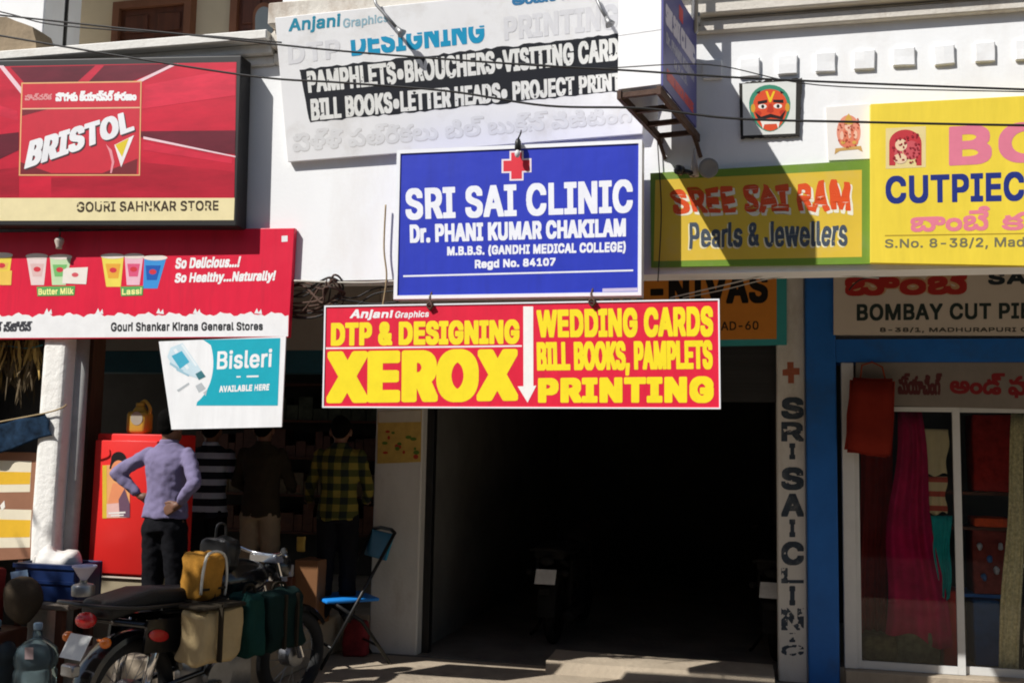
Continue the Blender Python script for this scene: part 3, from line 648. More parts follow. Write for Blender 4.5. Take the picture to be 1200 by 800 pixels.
# --- flood lamp in front of it
p = PY(825, 196, -.2)
T = thing('flood_lamp', 'small grey lamp with a pointed bracket in front of the green bordered yellow board', 'lamp', p)
B().lathe([(.018, .0), (.05, .02), (.062, .065), (.06, .08), (.045, .076)], p+Vector((.01, .03, 0)), Vector((.3, -1, -.25)), 20).obj('lamp_head', mat('grey_lamp_enamel', (.22, .21, .2), .5, .15, 5), T, True)
B().lathe([(.03, -.06), (.02, .02), (.004, .12)], p+Vector((-.06, .02, .01)), (0, 0, 1), 12).obj('cone_bracket', mat('pale_bakelite', (1, 1, 1)), T, True)
B().tube([p+Vector((-.06, .02, -.04)), p+Vector((-.1, -.02, -.03)), p+Vector((-.13, -.04, -.03))], .016, 8).lathe([(.012, 0), (.03, .01), (.03, .05), (.012, .06)], p+Vector((-.13, -.04, -.03)), (-.6, -1, 0), 12).obj('side_lamp', BLK, T, True)
B().tube([p+Vector((0, .06, 0)), p+Vector((0, .17, .02)), p+Vector((.0, .2, .02))], .015, 8).obj('arm', BLK, T, True)

# --- cut piece shop's yellow board
PQ = wall(-.06)
T = thing('cutpiece_sign', 'bright yellow flex board with large pink and blue lettering at the right edge', 'sign', PQ.at(1100, 308))
slab(T, PQ, [(1020, 122), (1540, 94), (1540, 318), (1020, 308)], .055, flex('yellow_flex', rgb(240, 213, 70), .4, .3, .78), 'panel', .003)
poly(T, PQ, [(1038, 150.5), (1085, 148), (1085, 196), (1038, 198)], ink(232, 212, 150), .002, 'emblem_panel')
polys(T, PQ, [arc(1061, 168, 19, 16, 180, 360, 14)+[(1080, 194), (1074, 194), (1072, 172), (1052, 172), (1049, 194), (1042, 194)]], ink(196, 60, 66), .004, 'emblem_arch')
polys(T, PQ, [arc(1061+random.uniform(-17, 17), 172+random.uniform(-18, 20), random.uniform(.8, 2), random.uniform(.8, 2), n=7) for _ in range(46)], ink(150, 40, 50), .009, 'emblem_ornament')
polys(T, PQ, [arc(1068, 176, 10, 11), arc(1053, 182, 5, 9)], ink(206, 90, 96), .0055, 'emblem_figure'); polys(T, PQ, [arc(1056, 170, 7, 7), arc(1055, 186, 8, 6)], ink(236, 206, 170), .007, 'emblem_figure')
text(T, PQ, 'BOMBAY', [(1112, 148), (1500, 127), (1500, 176), (1112, 195)], ink(226, 128, 150), .003, .06, .085)
text(T, PQ, 'CUTPIECE', [(1037.5, 206.5), (1222, 200), (1222, 235), (1038, 239)], ink(38, 52, 128), .003, .045, .05)
text(T, PQ, 'బాంబే', [(1067, 245), (1160, 241), (1160, 270), (1067, 272)], ink(232, 130, 150), .003, .035)
text(T, PQ, 'కట్ పీస్', [(1174, 245), (1330, 240), (1330, 268), (1174, 270)], ink(232, 130, 150), .003, .035)
polys(T, PQ, [[(1037, 275.5), (1520, 268), (1520, 269.2), (1037, 276.7)]], ink(180, 150, 50), .003, 'rule')
text(T, PQ, 'S.No. 8-38/2, Madhurapuri Colony', [(1037, 280), (1340, 275), (1340, 291), (1037, 293)], ink(120, 116, 90), .003, .035)

# --- painted demon face plaque and saint poster on the parapet
PK = wall(-.02)
T = thing('mask_plaque', 'square white plaque with a painted red moustached demon face and frayed black edges', 'plaque', PK.at(903, 160))
random.seed(5)
slab(T, PK, torn((866, 97), (940, 92), 24, 1.2)[:-1]+torn((940, 92), (937, 159), 22, 1.8)[:-1]+torn((937, 159), (868, 162), 24, .8)[:-1]+torn((868, 162), (866, 97), 20, .8)[:-1], .018, mat('black_frayed_edge', (.03, .028, .025), .9, .2, 6), 'backing')
poly(T, PK, [(870, 98.5), (933, 95), (932, 156.5), (871, 159)], ink(226, 228, 222), .002, 'white_field')
def egg(cx, cy, rx, ry): return [(cx+rx*math.cos(t)*(1-.16*math.sin(t)), cy+ry*math.sin(t)) for t in [2*math.pi*i/28 for i in range(28)]]
polys(T, PK, [egg(902, 127, 24, 27.5)], ink(60, 140, 112), .0035, 'green_halo'); polys(T, PK, [egg(902.5, 129, 20, 24.5)], ink(222, 82, 44), .005, 'red_face')
polys(T, PK, [[(888, 119), (899, 117), (899, 120.5), (888, 122.5)], [(906, 117), (918, 117), (918, 121), (906, 120)], [(884, 131), (892, 137), (903, 133.5), (914, 136.5), (921, 129), (917, 140), (903, 138), (889, 141)], [(886, 109), (891, 106), (890, 110)], [(914, 106), (919, 109), (915, 110)]], ink(36, 24, 24), .0065, 'brows_and_moustache')
polys(T, PK, [arc(893.5, 125, 5, 2.8), arc(911.5, 124.5, 5, 2.8), [(891, 142), (914, 141), (912, 145), (893, 146)], [(892, 142), (894, 152), (896, 145)], [(910, 145), (912, 151), (914, 142)]], ink(240, 236, 226), .0065, 'eyes_and_teeth')
polys(T, PK, [[(901, 122), (904.5, 122), (907, 131), (903, 133), (898.5, 131)], arc(889, 133, 3.5, 3), arc(917, 132, 3.5, 3)], ink(190, 56, 34), .0058, 'nose_and_cheeks'); polys(T, PK, [arc(882.5, 127, 2.6, 5), arc(922.8, 126, 2.6, 5)], ink(214, 160, 50), .0058, 'ear_ring')
polys(T, PK, [arc(893.8, 125, 1.8, 2.2), arc(911.8, 124.6, 1.8, 2.2)], ink(20, 20, 20), .008, 'pupils')
polys(T, PK, [[(897, 107), (899.5, 107), (902.5, 115), (906, 107), (908.5, 107), (903.5, 120), (901.5, 120)]], ink(240, 200, 40), .0065, 'forehead_mark')
PG = wall(-.012)
T = thing('saint_poster', 'pale paper poster with a seated pink and gold figure, left of the yellow flex board', 'poster', PG.at(994, 187))
slab(T, PG, [(968, 126), (1019, 122), (1019, 186), (971, 188)], .008, mat('pale_poster_paper', rgb(238, 234, 228), .7, .05, 3), 'paper')
random.seed(17)
poly(T, PG, arc(994.5, 155, 14, 20, 150, 390, 20), ink(232, 150, 124), .002, 'halo')
polys(T, PG, [[(979, 174), (1009, 171), (1011, 178), (1005, 175), (984, 177), (978, 181)]], ink(206, 164, 96), .004, 'gold_seat')
polys(T, PG, [arc(994.5, 166, 11.5, 7.5), arc(994.5, 157, 7, 9)], ink(226, 128, 96), .0035, 'robe')
polys(T, PG, [arc(994.5, 149, 4.6, 5), arc(986.5, 159, 2.2, 5), arc(1002.5, 158, 2.2, 5), [(993, 150), (996.5, 150), (997.5, 160), (995, 163), (994, 158)]], ink(242, 196, 170), .0055, 'figure')
polys(T, PG, [[(989.5, 146), (991, 138), (994.5, 133), (998, 138), (999.5, 146)], arc(988, 167, 2.5, 2), arc(1001, 167, 2.5, 2)], ink(214, 170, 80), .007, 'crown')
polys(T, PG, [arc(994.5+random.uniform(-13, 13), 155+random.uniform(-16, 18), random.uniform(.6, 1.4), random.uniform(.6, 1.4), n=7) for _ in range(34)], ink(188, 84, 60), .0085, 'ornament')

# --- shaded boards under the slab
KS = 3.2
PN = wall(YF-.02)
T = thing('shaded_orange_sign', 'shaded orange board with a teal border and black lettering over the dark bay', 'sign', PN.at(840, 404))
slab(T, PN, [(690, 322), (922, 313), (922, 404), (690, 408)], .03, ink(30, 90, 90, 3), 'panel')
poly(T, PN, [(690, 318), (910, 313.5), (910, 397), (690, 400)], ink(170, 108, 38, 1.5), .003, 'orange_field')
text(T, PN, 'SRI-NIVAS', [(694, 323), (900, 318), (900, 355), (694, 361)], ink(18, 16, 14), .005, .06)
text(T, PN, 'HYDERABAD-60', [(782, 378), (889, 376), (889, 386), (782, 389)], ink(60, 40, 20), .005, .03)
PM = wall(YF-.1)
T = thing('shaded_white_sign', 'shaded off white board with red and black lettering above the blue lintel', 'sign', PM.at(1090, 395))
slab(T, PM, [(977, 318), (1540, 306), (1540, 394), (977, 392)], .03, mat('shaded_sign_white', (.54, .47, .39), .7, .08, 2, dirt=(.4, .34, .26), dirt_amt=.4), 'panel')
for mm, o, bo in ((ink(190, 150, 110), .002, .1), (ink(170, 40, 34, .9), .004, .045)):
    text(T, PM, 'బాంబే', [(990, 313), (1136, 311), (1136, 345), (990, 347)], mm, o, bo)
text(T, PM, 'SAREES', [(1158, 318), (1290, 316), (1290, 331), (1158, 334)], ink(30, 40, 46), .004, .07)
text(T, PM, 'BOMBAY CUT PIECE', [(1004, 356), (1240, 354), (1240, 373), (1004, 376)], ink(34, 48, 44), .004, .05)
text(T, PM, '8-38/1, MADHURAPURI COLONY, HYD', [(1031, 383.5), (1290, 383), (1290, 389.5), (1031, 390)], ink(70, 66, 58), .004, .04)
PT = wall(YF-.04)
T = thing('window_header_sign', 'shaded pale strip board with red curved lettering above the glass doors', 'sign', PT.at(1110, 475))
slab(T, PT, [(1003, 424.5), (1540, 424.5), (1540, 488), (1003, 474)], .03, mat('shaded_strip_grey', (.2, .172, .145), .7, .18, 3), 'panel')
text(T, PT, 'మ్యాచింగ్', [(1052, 437), (1104, 437), (1104, 463), (1052, 462)], ink(90, 34, 34, .8), .004, .035); text(T, PT, 'అండ్ ఫాల్ సెంటర్', [(1113, 437), (1320, 437), (1320, 470), (1113, 464)], ink(140, 28, 32, .8), .004, .035)

# --- lettering painted on the right hand pillar
PP = wall(YF)
pil = [o for o in bld.children if o.name.startswith('pillar')][1]
LETT = mat('black_pillar_paint', (.035, .05, .07), .8, .3, 12, dirt=(.3, .3, .28), dirt_amt=.35, dscale=9)
polys(pil, PP, [[(922.5, 424), (930, 424), (930, 431), (937, 431), (937, 439), (930.5, 439), (930.5, 449), (923.5, 449), (923.5, 440), (917, 440), (917, 433), (922.5, 432)]], mat('faded_red_paint', (.34, .1, .05), .8, .2, 8), .003, 'painted_cross')
for ch, y0, y1, wr in (('S', 465, 491, .7), ('R', 494, 517, .6), ('I', 519, 538, .9), ('S', 547, 574, .6), ('A', 578, 605, .9), ('I', 608, 629, .9), ('C', 634, 662, .6), ('L', 665, 683, .3), ('I', 686, 709, .9), ('N', 712, 738, .18), ('I', 741, 752, .15), ('C', 755, 768, .05)):
    xa, xb = (925, 932) if ch == 'I' else (915.5, 942)
    text(pil, PP, ch, [(xa, y0), (xb, y0), (xb, y1), (xa, y1)], LETT, .003, .1 if ch == 'I' else .075, wear=wr, seed=y0, res=2.5)
PO = wall(YF)
T = thing('flower_poster', 'small yellow flower poster pasted on the pillar under the red printing board', 'poster', PO.at(468, 545))
slab(T, Plane((0, YF-.007, 0), (0, -1, 0)), [(443, 482), (494, 480), (493, 541), (442, 543)], .005, mat('yellow_poster_paper', (.55, .36, .08), .7, .2, 12), 'paper')
PO = wall(YF-.007)
poly(T, PO, [(443.5, 482), (493.5, 480.5), (493, 494), (443.5, 495)], mat('poster_head', (.55, .5, .4), .7, .1, 8), .002, 'heading'); 
random.seed(11)
polys(T, PO, [arc(random.uniform(448, 488), random.uniform(505, 536), random.uniform(1.5, 4), random.uniform(1.5, 3.5), n=9) for _ in range(7)], ink(180, 60, 40), .002, 'red_flower'); polys(T, PO, [arc(random.uniform(448, 488), random.uniform(500, 530), random.uniform(1.5, 4), random.uniform(1.5, 3), n=9) for _ in range(8)], ink(90, 120, 40), .0032, 'green_leaf')

# ================================================================== OVERHEAD AND LOOSE CABLES
CABLE = mat('black_cable', (.02, .019, .018), .6, .2, 10)
def spline(pts, n=8):
    out = []; P = [pts[0]]+list(pts)+[pts[-1]]
    for i in range(1, len(P)-2):
        for k in range(n):
            t = k/n; a, b_, c, d = (Vector(x) for x in P[i-1:i+3])
            out.append(.5*((2*b_)+(c-a)*t+(2*a-5*b_+4*c-d)*t*t+(3*b_-a-3*c+d)*t**3))
    return out+[Vector(pts[-1])]
def cable(pts, Y, r, label, group, m=CABLE, name='cable', n=8):
    P = [PY(p[0], p[1], p[2] if len(p) > 2 else Y) for p in pts]
    return tag(B().tube(spline(P, n), r, 6).obj(name, m, None, True, org=P[0]), label, 'cable', group)
cable([(-160, 2), (0, 18), (120, 31), (240, 43), (400, 60), (600, 75), (740, 83), (900, 93), (1200, 105), (1400, 110)], -2.4, .0044, 'upper black cable crossing the whole street front, over the red cross sign top board', 'cables along the street')
cable([(-160, 15), (0, 42), (130, 64), (300, 90), (400, 97), (525, 107), (640, 124), (752, 127), (860, 139), (1000, 143), (1200, 147), (1400, 148)], -2.5, .0047, 'lower black cable crossing in front of the mask plaque and the light box', 'cables along the street')
cable([(-160, -20), (0, 14), (70, 30), (240, 42), (330, 50)], -2.2, .0036, 'thin short cable drooping across the balcony ledge at the upper left', 'cables along the street')
cable([(610, 74), (700, 80), (830, 76), (960, 100), (1210, 108)], -2.3, .0024, 'thinnest cable running behind the upper one at the right', 'cables along the street')
random.seed(21)
T = thing('cable_tangle', 'tangled loops of brown and black cable bunched under the parapet, right of the dairy board', 'cable tangle', PY(400, 345, .05))
for i in range(7):
    y0 = random.uniform(335, 372)
    P = [PY(x, y, yy) for x, y, yy in ((330, y0, .1), (355, y0+random.uniform(-14, 6), .02), (378, 345+random.uniform(-18, 16), -.02), (386+random.uniform(-8, 6), 330+random.uniform(-8, 8), -.05), (396+random.uniform(-8, 10), 345+random.uniform(-12, 14), .03), (380, 362+random.uniform(-8, 6), .05), (350, 366+random.uniform(-6, 8), .05), (330, 362+random.uniform(-8, 8), .1))]
    B().tube(spline(P, 6), random.uniform(.004, .009), 6).obj('loop', random.choice([CABLE, RUST]), T, True)
for y0, y1 in ((346, 334), (350, 352), (356, 340)):
    P = [PY(392, y0, 0), PY(415, y0+3, .04), PY(440, y1+4, .05), PY(478, y1, .02)]; B().tube(spline(P, 6), .006, 6).obj('strand', CABLE, T, True)
cable([(478, 328, -.03), (440, 331), (395, 331), (345, 329)], -.03, .008, 'pale conduit running along the bottom edge of the white parapet', 'conduits under the parapet', mat('pale_conduit', (.45, .42, .36), .7, .15, 6), 'conduit')
cable([(452, 240, -.04), (450, 290), (453, 325), (448, 362)], -.04, .006, 'frayed yellowish rope hanging just left of the blue board', 'ropes beside the blue board', mat('jute_rope', (.35, .26, .14), .9, .2, 20), 'rope')
cable([(770, 160, -.03), (772, 190), (775, 250), (771, 330)], -.03, .004, 'thin dark wire hanging just right of the blue board', 'ropes beside the blue board', CABLE, 'wire')
PALEW = mat('pale_wire', (.5, .48, .44), .6, .1, 6)
cable([(785, 349, .15), (840, 336), (890, 324), (920, 317)], .15, .005, 'pale wire slanting up across the shaded orange board', 'pale wires under the slab', PALEW, 'wire')
cable([(800, 349, .2), (850, 339), (905, 326), (960, 322), (1030, 326)], .2, .004, 'pale wire sagging from the orange board to the white shaded board', 'pale wires under the slab', PALEW, 'wire')
cable([(995, 340, .3), (1002, 332), (1015, 326), (1060, 322)], .3, .005, 'short black wire curling at the left end of the shaded white board', 'pale wires under the slab', CABLE, 'wire')

# ================================================================== RIGHT SHOP: glass doors and what hangs behind them
T = thing('glass_shopfront', 'white framed sliding glass doors of the clothes shop', 'shopfront', PY(1060, 795, YF))
gx = [PY(x, 640, YF).x for x in (988, 1003, 1125, 1136)]; zt_, zb_ = PY(1100, 477, YF).z, rz
xe = 4.2
b = B().box((gx[0], YF-.02, zb_), (gx[1], YF+.06, lz0-.002), .004)
b.obj('jamb', ALU, T)
for i, (xa, xb) in enumerate(((gx[1]+.002, gx[2]+.02), (gx[2]-.005, gx[2]+.9), (gx[2]+.91, xe))):
    y_ = YF if i != 1 else YF+.035; f = B()
    s_ = gx[3]-gx[2]
    f.box((xa, y_, zb_+.002), (xa+.03, y_+.03, zt_)).box((xb-s_*.8, y_, zb_+.002), (xb, y_+.03, zt_)).box((xa+.031, y_, zb_+.002), (xb-s_*.8-.001, y_+.03, zb_+.06)).box((xa+.031, y_, zt_-.035), (xb-s_*.8-.001, y_+.03, zt_))
    fr = f.obj('sliding_door', ALU, T)
    B().box((xa+.031, y_+.012, zb_+.061), (xb-s_*.8-.001, y_+.018, zt_-.036)).obj('pane', GLASS, fr)
B().box((gx[0], YF-.1, GZ), (xe, YF, zb_-.002), .006).obj('threshold', CONC, T)
def cloth(name, label, cat, quad, Y, m, amp=.02, folds=5, group=None, nx=28, ny=14, thick=.006, sag=0, edge=2.5):
    """hanging cloth: sheet with vertical folds, closed at the back"""
    vs = []; q = [Vector(a) for a in quad]; ph = random.uniform(0, 6)
    for back in (0, 1):
        for j in range(ny+1):
            for i in range(nx+1):
                u_, v_ = i/nx, j/ny; P = (q[0]*(1-u_)+q[1]*u_)*(1-v_)+(q[3]*(1-u_)+q[2]*u_)*v_; P.x += edge*(math.sin(v_*7+ph)*(1-u_)+math.sin(v_*6+ph*2)*u_)*math.sin(v_*3.1); P.y += edge*.8*v_*math.sin(u_*9+ph)
                d = amp*(.35+.65*v_)*(math.sin(u_*folds*6.28+ph+.8*math.sin(v_*2))+.25*math.sin(u_*folds*9+ph*2)); p = PY(P.x, P.y, Y+d); p.z += sag*math.sin(u_*math.pi); vs.append(p+Vector((0, thick*back, 0)))
    n0 = (nx+1)*(ny+1); fs = []
    for j in range(ny):
        for i in range(nx):
            a = j*(nx+1)+i; fs += [(a+nx+1, a+nx+2, a+1, a), (a+n0, a+1+n0, a+nx+2+n0, a+nx+1+n0)]
    rim = list(range(nx+1))+[j*(nx+1)+nx for j in range(1, ny+1)]+[ny*(nx+1)+i for i in range(nx-1, -1, -1)]+[j*(nx+1) for j in range(ny-1, 0, -1)]
    for a, b_ in zip(rim, rim[1:]+rim[:1]): fs.append((a, b_, b_+n0, a+n0))
    me = bpy.data.meshes.new(name); me.from_pydata([tuple(v) for v in vs], [], fs); me.update()
    return tag(link(name, me, m, None, True, org=PY(*quad[0], Y)), label, cat, group)
def fab(n, c, v=.25, s=6): return mat(n, c, .9, v, s, .15, 40, .1)
FG = 'clothes hanging behind the glass doors'
cloth('sari', 'long magenta sari spread wide at the bottom behind the left glass door', 'cloth', [(1052, 482), (1080, 482), (1116, 760), (1037, 738)], YF+0.22, fab('magenta_cloth', (.45, .01, .075), .45, 3), .03, 3, FG, edge=6)
cloth('red_drape', 'dark red cloth hanging at the left inside the left glass door', 'cloth', [(1008, 486), (1046, 486), (1040, 790), (1006, 790)], YF+0.50, fab('dark_red_cloth', (.3, .03, .025)), .03, 4, FG)
cloth('folded_garment', 'cream garment with a small red motif behind the left glass door', 'garment', [(1081, 502), (1111, 503), (1110, 556), (1080, 556)], YF+0.25, fab('cream_cloth', (.75, .62, .38), .12), .008, 2, FG)
cloth('folded_garment', 'cream and red garment hanging just below the plain cream one', 'garment', [(1083, 558), (1110, 558), (1110, 601), (1086, 602)], YF+0.26, pattern('cream_red_cloth', [(0, (.72, .56, .32)), (.62, (.5, .09, .06))], lambda N, L, x: mth(N, L, 'FRACT', mth(N, L, 'MULTIPLY', x[2], 9))), .008, 2, FG)
cloth('teal_garment', 'teal garment with a pale hem hanging behind the left glass door', 'garment', [(1091, 604), (1116, 604), (1113, 702), (1098, 699)], YF+0.24, fab('teal_cloth', (.02, .36, .36)), .012, 3, FG)
cloth('lace_drape', 'narrow beige patterned cloth hanging full length behind the right glass door', 'cloth', [(1185, 484), (1201, 484), (1194, 795), (1170, 795)], YF+0.15, mat('beige_lace', (.68, .58, .34), .9, .45, 40, .2, 60, .1), .012, 3, FG)
for i, (y0, y1, c, lab) in enumerate(((486, 575, (.36, .025, .02), 'red cloth bale on the top shelf behind the right glass door'), (607, 616, (.75, .1, .03), 'thin bright orange folded cloth on the middle shelf edge'), (622, 694, (.25, .05, .04), 'dark maroon cloth bale below the orange fold'))):
    p, q = PY(1140, y1, YF+.5), PY(1183, y0, YF+.5); bb = B().box((p.x, YF+.45, p.z), (q.x, YF+.75, q.z), .015, seg=2).sub(2).wobble(.008, 9, i)
    tag(bb.obj('cloth_bale', fab('bale_cloth_%s' % 'abc'[i], c, .4, 14), None, 'auto', org=(p.x, YF+.6, p.z)), lab, 'cloth bale', 'cloth bales on the shelves')
    B().box((p.x-.25, YF+.46, p.z-.03), (q.x+1.2, YF+.85, p.z-.004)).obj('shop_shelf', BLUEP if i == 2 else DOORW, bld)
random.seed(4)
for i, (x, y) in enumerate(((1148, 640), (1160, 655), (1168, 668), (1153, 676), (1172, 640))):
    p = PY(x, y, YF+.42); tag(B().ell(p, (.022, .015, .03), 8, 6).wobble(.01, 30, i).obj('trinket', mat('trinket_%d' % (i % 2), ((.5, .5, .55), (.06, .16, .4))[i % 2], .4), None, True, org=p), ('small pale trinket at the left', 'small blue trinket in the middle', 'small pale trinket at the right', 'small blue trinket lowest', 'small pale trinket highest right')[i]+' in front of the maroon bale', 'trinket', 'trinkets behind the glass')
cloth('polka_shirt', 'black cloth with scattered white motifs at the right edge behind the glass', 'garment', [(1196, 486), (1330, 486), (1330, 795), (1188, 795)], YF+0.35, pattern('black_motif_cloth', [(0, (.012, .012, .014)), (.66, (.8, .76, .6))], lambda N, L, x: (lambda n: (n.inputs.__getitem__('Scale').__setattr__('default_value', 9), n.outputs['Fac'])[1])(N.new('ShaderNodeTexNoise'))), .02, 4, FG)
p, q = PY(1104, 790, YF+.4), PY(1124, 690, YF+.4); tag(B().box((p.x, YF+.3, rz+.001), (q.x, YF+.6, q.z), .012, seg=2).obj('red_carton', fab('red_card', (.45, .035, .03)), None, 'auto', org=(p.x, YF+.4, rz)), 'red carton standing on the shop floor behind the left glass door', 'carton')
for i, (xa, xb, yt, c) in enumerate(((1010, 1050, 742, (.18, .15, .07)), (1046, 1100, 736, (.15, .14, .08)))):
    p, q = PY(xa, 795, YF+.4), PY(xb, yt, YF+.4); bb = B().box((p.x, YF+.25, rz+.002), (q.x, YF+.6, q.z), .04, seg=3).sub(2).wobble(.025, 7, i)
    tag(bb.obj('cloth_bundle', fab('olive_bundle_%s' % 'ab'[i], c, .5, 20), None, True, org=(p.x, YF+.4, rz)), ('olive patterned cloth bundle lying at the left door jamb', 'greyish olive cloth bundle lying under the magenta sari')[i], 'cloth bundle', 'cloth bundles on the shop floor')
p, q = PY(1140, 795, YF+.5), PY(1168, 702, YF+.5); tag(B().box((p.x, YF+.4, rz+.002), (q.x, YF+.7, q.z), .01).obj('blue_carton', fab('blue_card', (.02, .1, .28)), None, 'auto', org=(p.x, YF+.5, rz)), 'dark blue carton on the floor behind the right glass door', 'carton')
# orange bag hung outside on the jamb
T = thing('orange_bag', 'orange red cloth bag hanging outside the upper left corner of the glass doors', 'bag', PY(1020, 442, YF-0.12))
bq = [(997, 442), (1050, 444), (1045, 536), (990, 530)]
f = [PY(x, y, YF-0.16) for x, y in bq]; bb = B().prism(f, (0, .07, 0)); bmesh.ops.bevel(bb.bm, geom=bb.bm.edges[:], offset=.02, segments=2, affect='EDGES'); bb.sub(3).wobble(.012, 8, 2); bb.obj('bag', fab('orange_red_cloth', (.19, .018, .01), .15), T, True)
B().tube([PY(1008, 446, YF-0.13), PY(1010, 428, YF-0.10), PY(1022, 424, YF-0.07), PY(1034, 430, YF-0.10), PY(1038, 447, YF-0.13)], .006, 6).obj('strap', fab('orange_strap', (.3, .05, .02)), T, True)

# ================================================================== LEFT SHOP
xs = PY(286, 700, .1).x
tag(B().box((PY(97, 700, 0).x, -.3, GZ), (xs, YF, .15), .012).sub(3).wobble(.006, 5).obj('shop_step', CONC, None, False, org=(-4, .3, 0)), 'concrete step along the front of the left shop', 'step')
# shelves and stock deep in the shop
T = thing('stock_shelves', 'dark wooden shelves of packets at the back of the left shop', 'shelves', (-4, 4, .15))
b = B()
for z in (.6, 1.0, 1.4, 1.8, 2.2): b.box((-6.2, 3.85, z), (px1-.1, 4.19, z+.025))
b.obj('shelf', DOORW, T)
random.seed(31)
for z in (.625, 1.025, 1.425, 1.825):
    b = B(); x = -6.1
    while x < px1-.3:
        w_ = random.uniform(.08, .2); b.box((x, 3.9, z+.001), (x+w_-.01, 4.1, z+random.uniform(.12, .3))); x += w_
    b.obj('packet_row', mat('packets_%d' % int(z*10), (random.uniform(.03, .2), random.uniform(.03, .12), random.uniform(.02, .1)), .6, .6, 7), T)['kind'] = 'stuff'
# red cooler cabinet
YC = .2; cx0, cx1 = PY(104, 600, YC).x, PY(183, 600, YC).x; czt, czb = PY(150, 508, YC).z, PY(150, 676, YC).z
T = thing('drinks_cooler', 'tall red drinks cooler with an orange poster on its door', 'cooler', ((cx0+cx1)/2, .5, .15))
RED = mat('red_cooler_enamel', rgb(226, 44, 40), .35, .05, 2, spec=.45)
B().box((cx0, YC+.05, czb), (cx1, YC+.5, czt), .012, seg=2).obj('cabinet', RED, T, 'auto')
B().box((cx0+.02, YC, czb+.02), (cx1-.02, YC+.048, czt-.05), .008, seg=2).obj('door', RED, T, 'auto')
B().box((cx0+.03, YC+.03, .15), (cx1-.03, YC+.48, czb-.012), .006).obj('plinth', mat('beige_plinth', (.34, .28, .18), .7, .15, 4), T, 'auto')
B().box((cx0+.01, YC+.01, czb-.011), (cx1-.01, YC+.48, czb-.001)).obj('trim', mat('pale_trim', (.7, .6, .5), .5), T)
PE = wall(YC-.002)
T2 = thing('cooler_poster', 'orange and yellow poster of a dark haired figure stuck on the red cooler door', 'poster', PE.at(138, 606))
slab(T2, PE, [(120, 545), (152, 543), (152, 606), (120, 607)], .0015, ink(238, 170, 110), 'paper')
polys(T2, PE, [[(120, 545), (125, 545), (125, 607), (120, 607)]], ink(226, 190, 60), .002, 'yellow_edge'); polys(T2, PE, [[(125, 590), (150, 588), (150, 606), (125, 606)]], ink(236, 190, 180), .002, 'pale_foot')
polys(T2, PE, [arc(139, 538, 9, 9, 170, 372, 12)+[(150, 548), (128, 549)]], ink(30, 24, 26), .0022, 'hair'); polys(T2, PE, [arc(139, 552, 9, 13), [(126, 590), (132, 566), (146, 566), (150, 588)]], ink(236, 150, 104), .003, 'figure')
polys(T2, PE, [[(139, 585), (146, 572), (152, 590), (152, 606), (140, 605)]], ink(110, 80, 100), .004, 'violet_shape'); polys(T2, PE, [[(127, 600), (147, 599), (147, 601), (127, 602)], [(130, 603), (145, 602.4), (145, 604), (130, 604.6)], arc(143, 551, 2, 4), arc(135, 560, 3, 1.2)], ink(240, 236, 230), .0042, 'pale_detail')
# yellow can on the cooler
p = PY(163, 508, YC+.2); p.z = czt
T = thing('oil_can', 'yellow plastic oil can standing on top of the red cooler', 'can', p)
bb = B().box(p+Vector((-.085, -.06, 0)), p+Vector((.085, .06, .17)), .03, seg=3); bb.obj('can', mat('yellow_plastic', (.5, .3, .04), .4, .12, 8), T, 'auto')
B().lathe([(.06, .165), (.035, .205), (.03, .21)], p, n=16).lathe([(.034, .21), (.034, .235)], p, n=16).obj('neck', mat('yellow_plastic', (1, 1, 1)), T, True)
B().tube(spline([p+Vector((-.03, 0, .195)), p+Vector((.03, 0, .25)), p+Vector((.08, 0, .2)), p+Vector((.08, 0, .15))], 5), .013, 8).obj('handle', mat('yellow_plastic', (1, 1, 1)), T, True)
polys(T, wall(p.y-.062), [arc(160, 490, 7, 8)], ink(200, 190, 170, .6), .001, 'label')
# display board with yellow panels
PV = wall(.02)
T = thing('display_board', 'brown display board with two cream and yellow panels beside the white front pillar', 'board', PV.at(20, 655))
slab(T, PV, [(-110, 528), (45, 530), (36, 654), (-110, 662)], .03, mat('brown_board', rgb(150, 104, 78), .7, .12, 4), 'panel')
for (y0, y1, ya, yb) in ((540, 576, 553, 567), (597, 641, 609, 629)):
    poly(T, PV, [(-105, y0-3), (37, y0), (35, y1), (-105, y1+2)], ink(232, 222, 196), .002, 'cream_panel'); poly(T, PV, [(-105, ya-3), (36, ya), (35, yb), (-105, yb+2)], ink(230, 182, 50), .004, 'yellow_stripe')
polys(T, PV, [[(0, 592), (5, 586), (6, 594), (2, 598)]], ink(240, 235, 225), .005, 'torn_sticker')
# legs of the board
B().box((PV.at(-60, 600).x, .025, GZ), (PV.at(-60, 600).x+.04, .05, .8)).obj('leg', DOORW, T); B().box((PV.at(30, 600).x-.04, .025, GZ), (PV.at(30, 600).x, .05, .7)).obj('leg', DOORW, T)
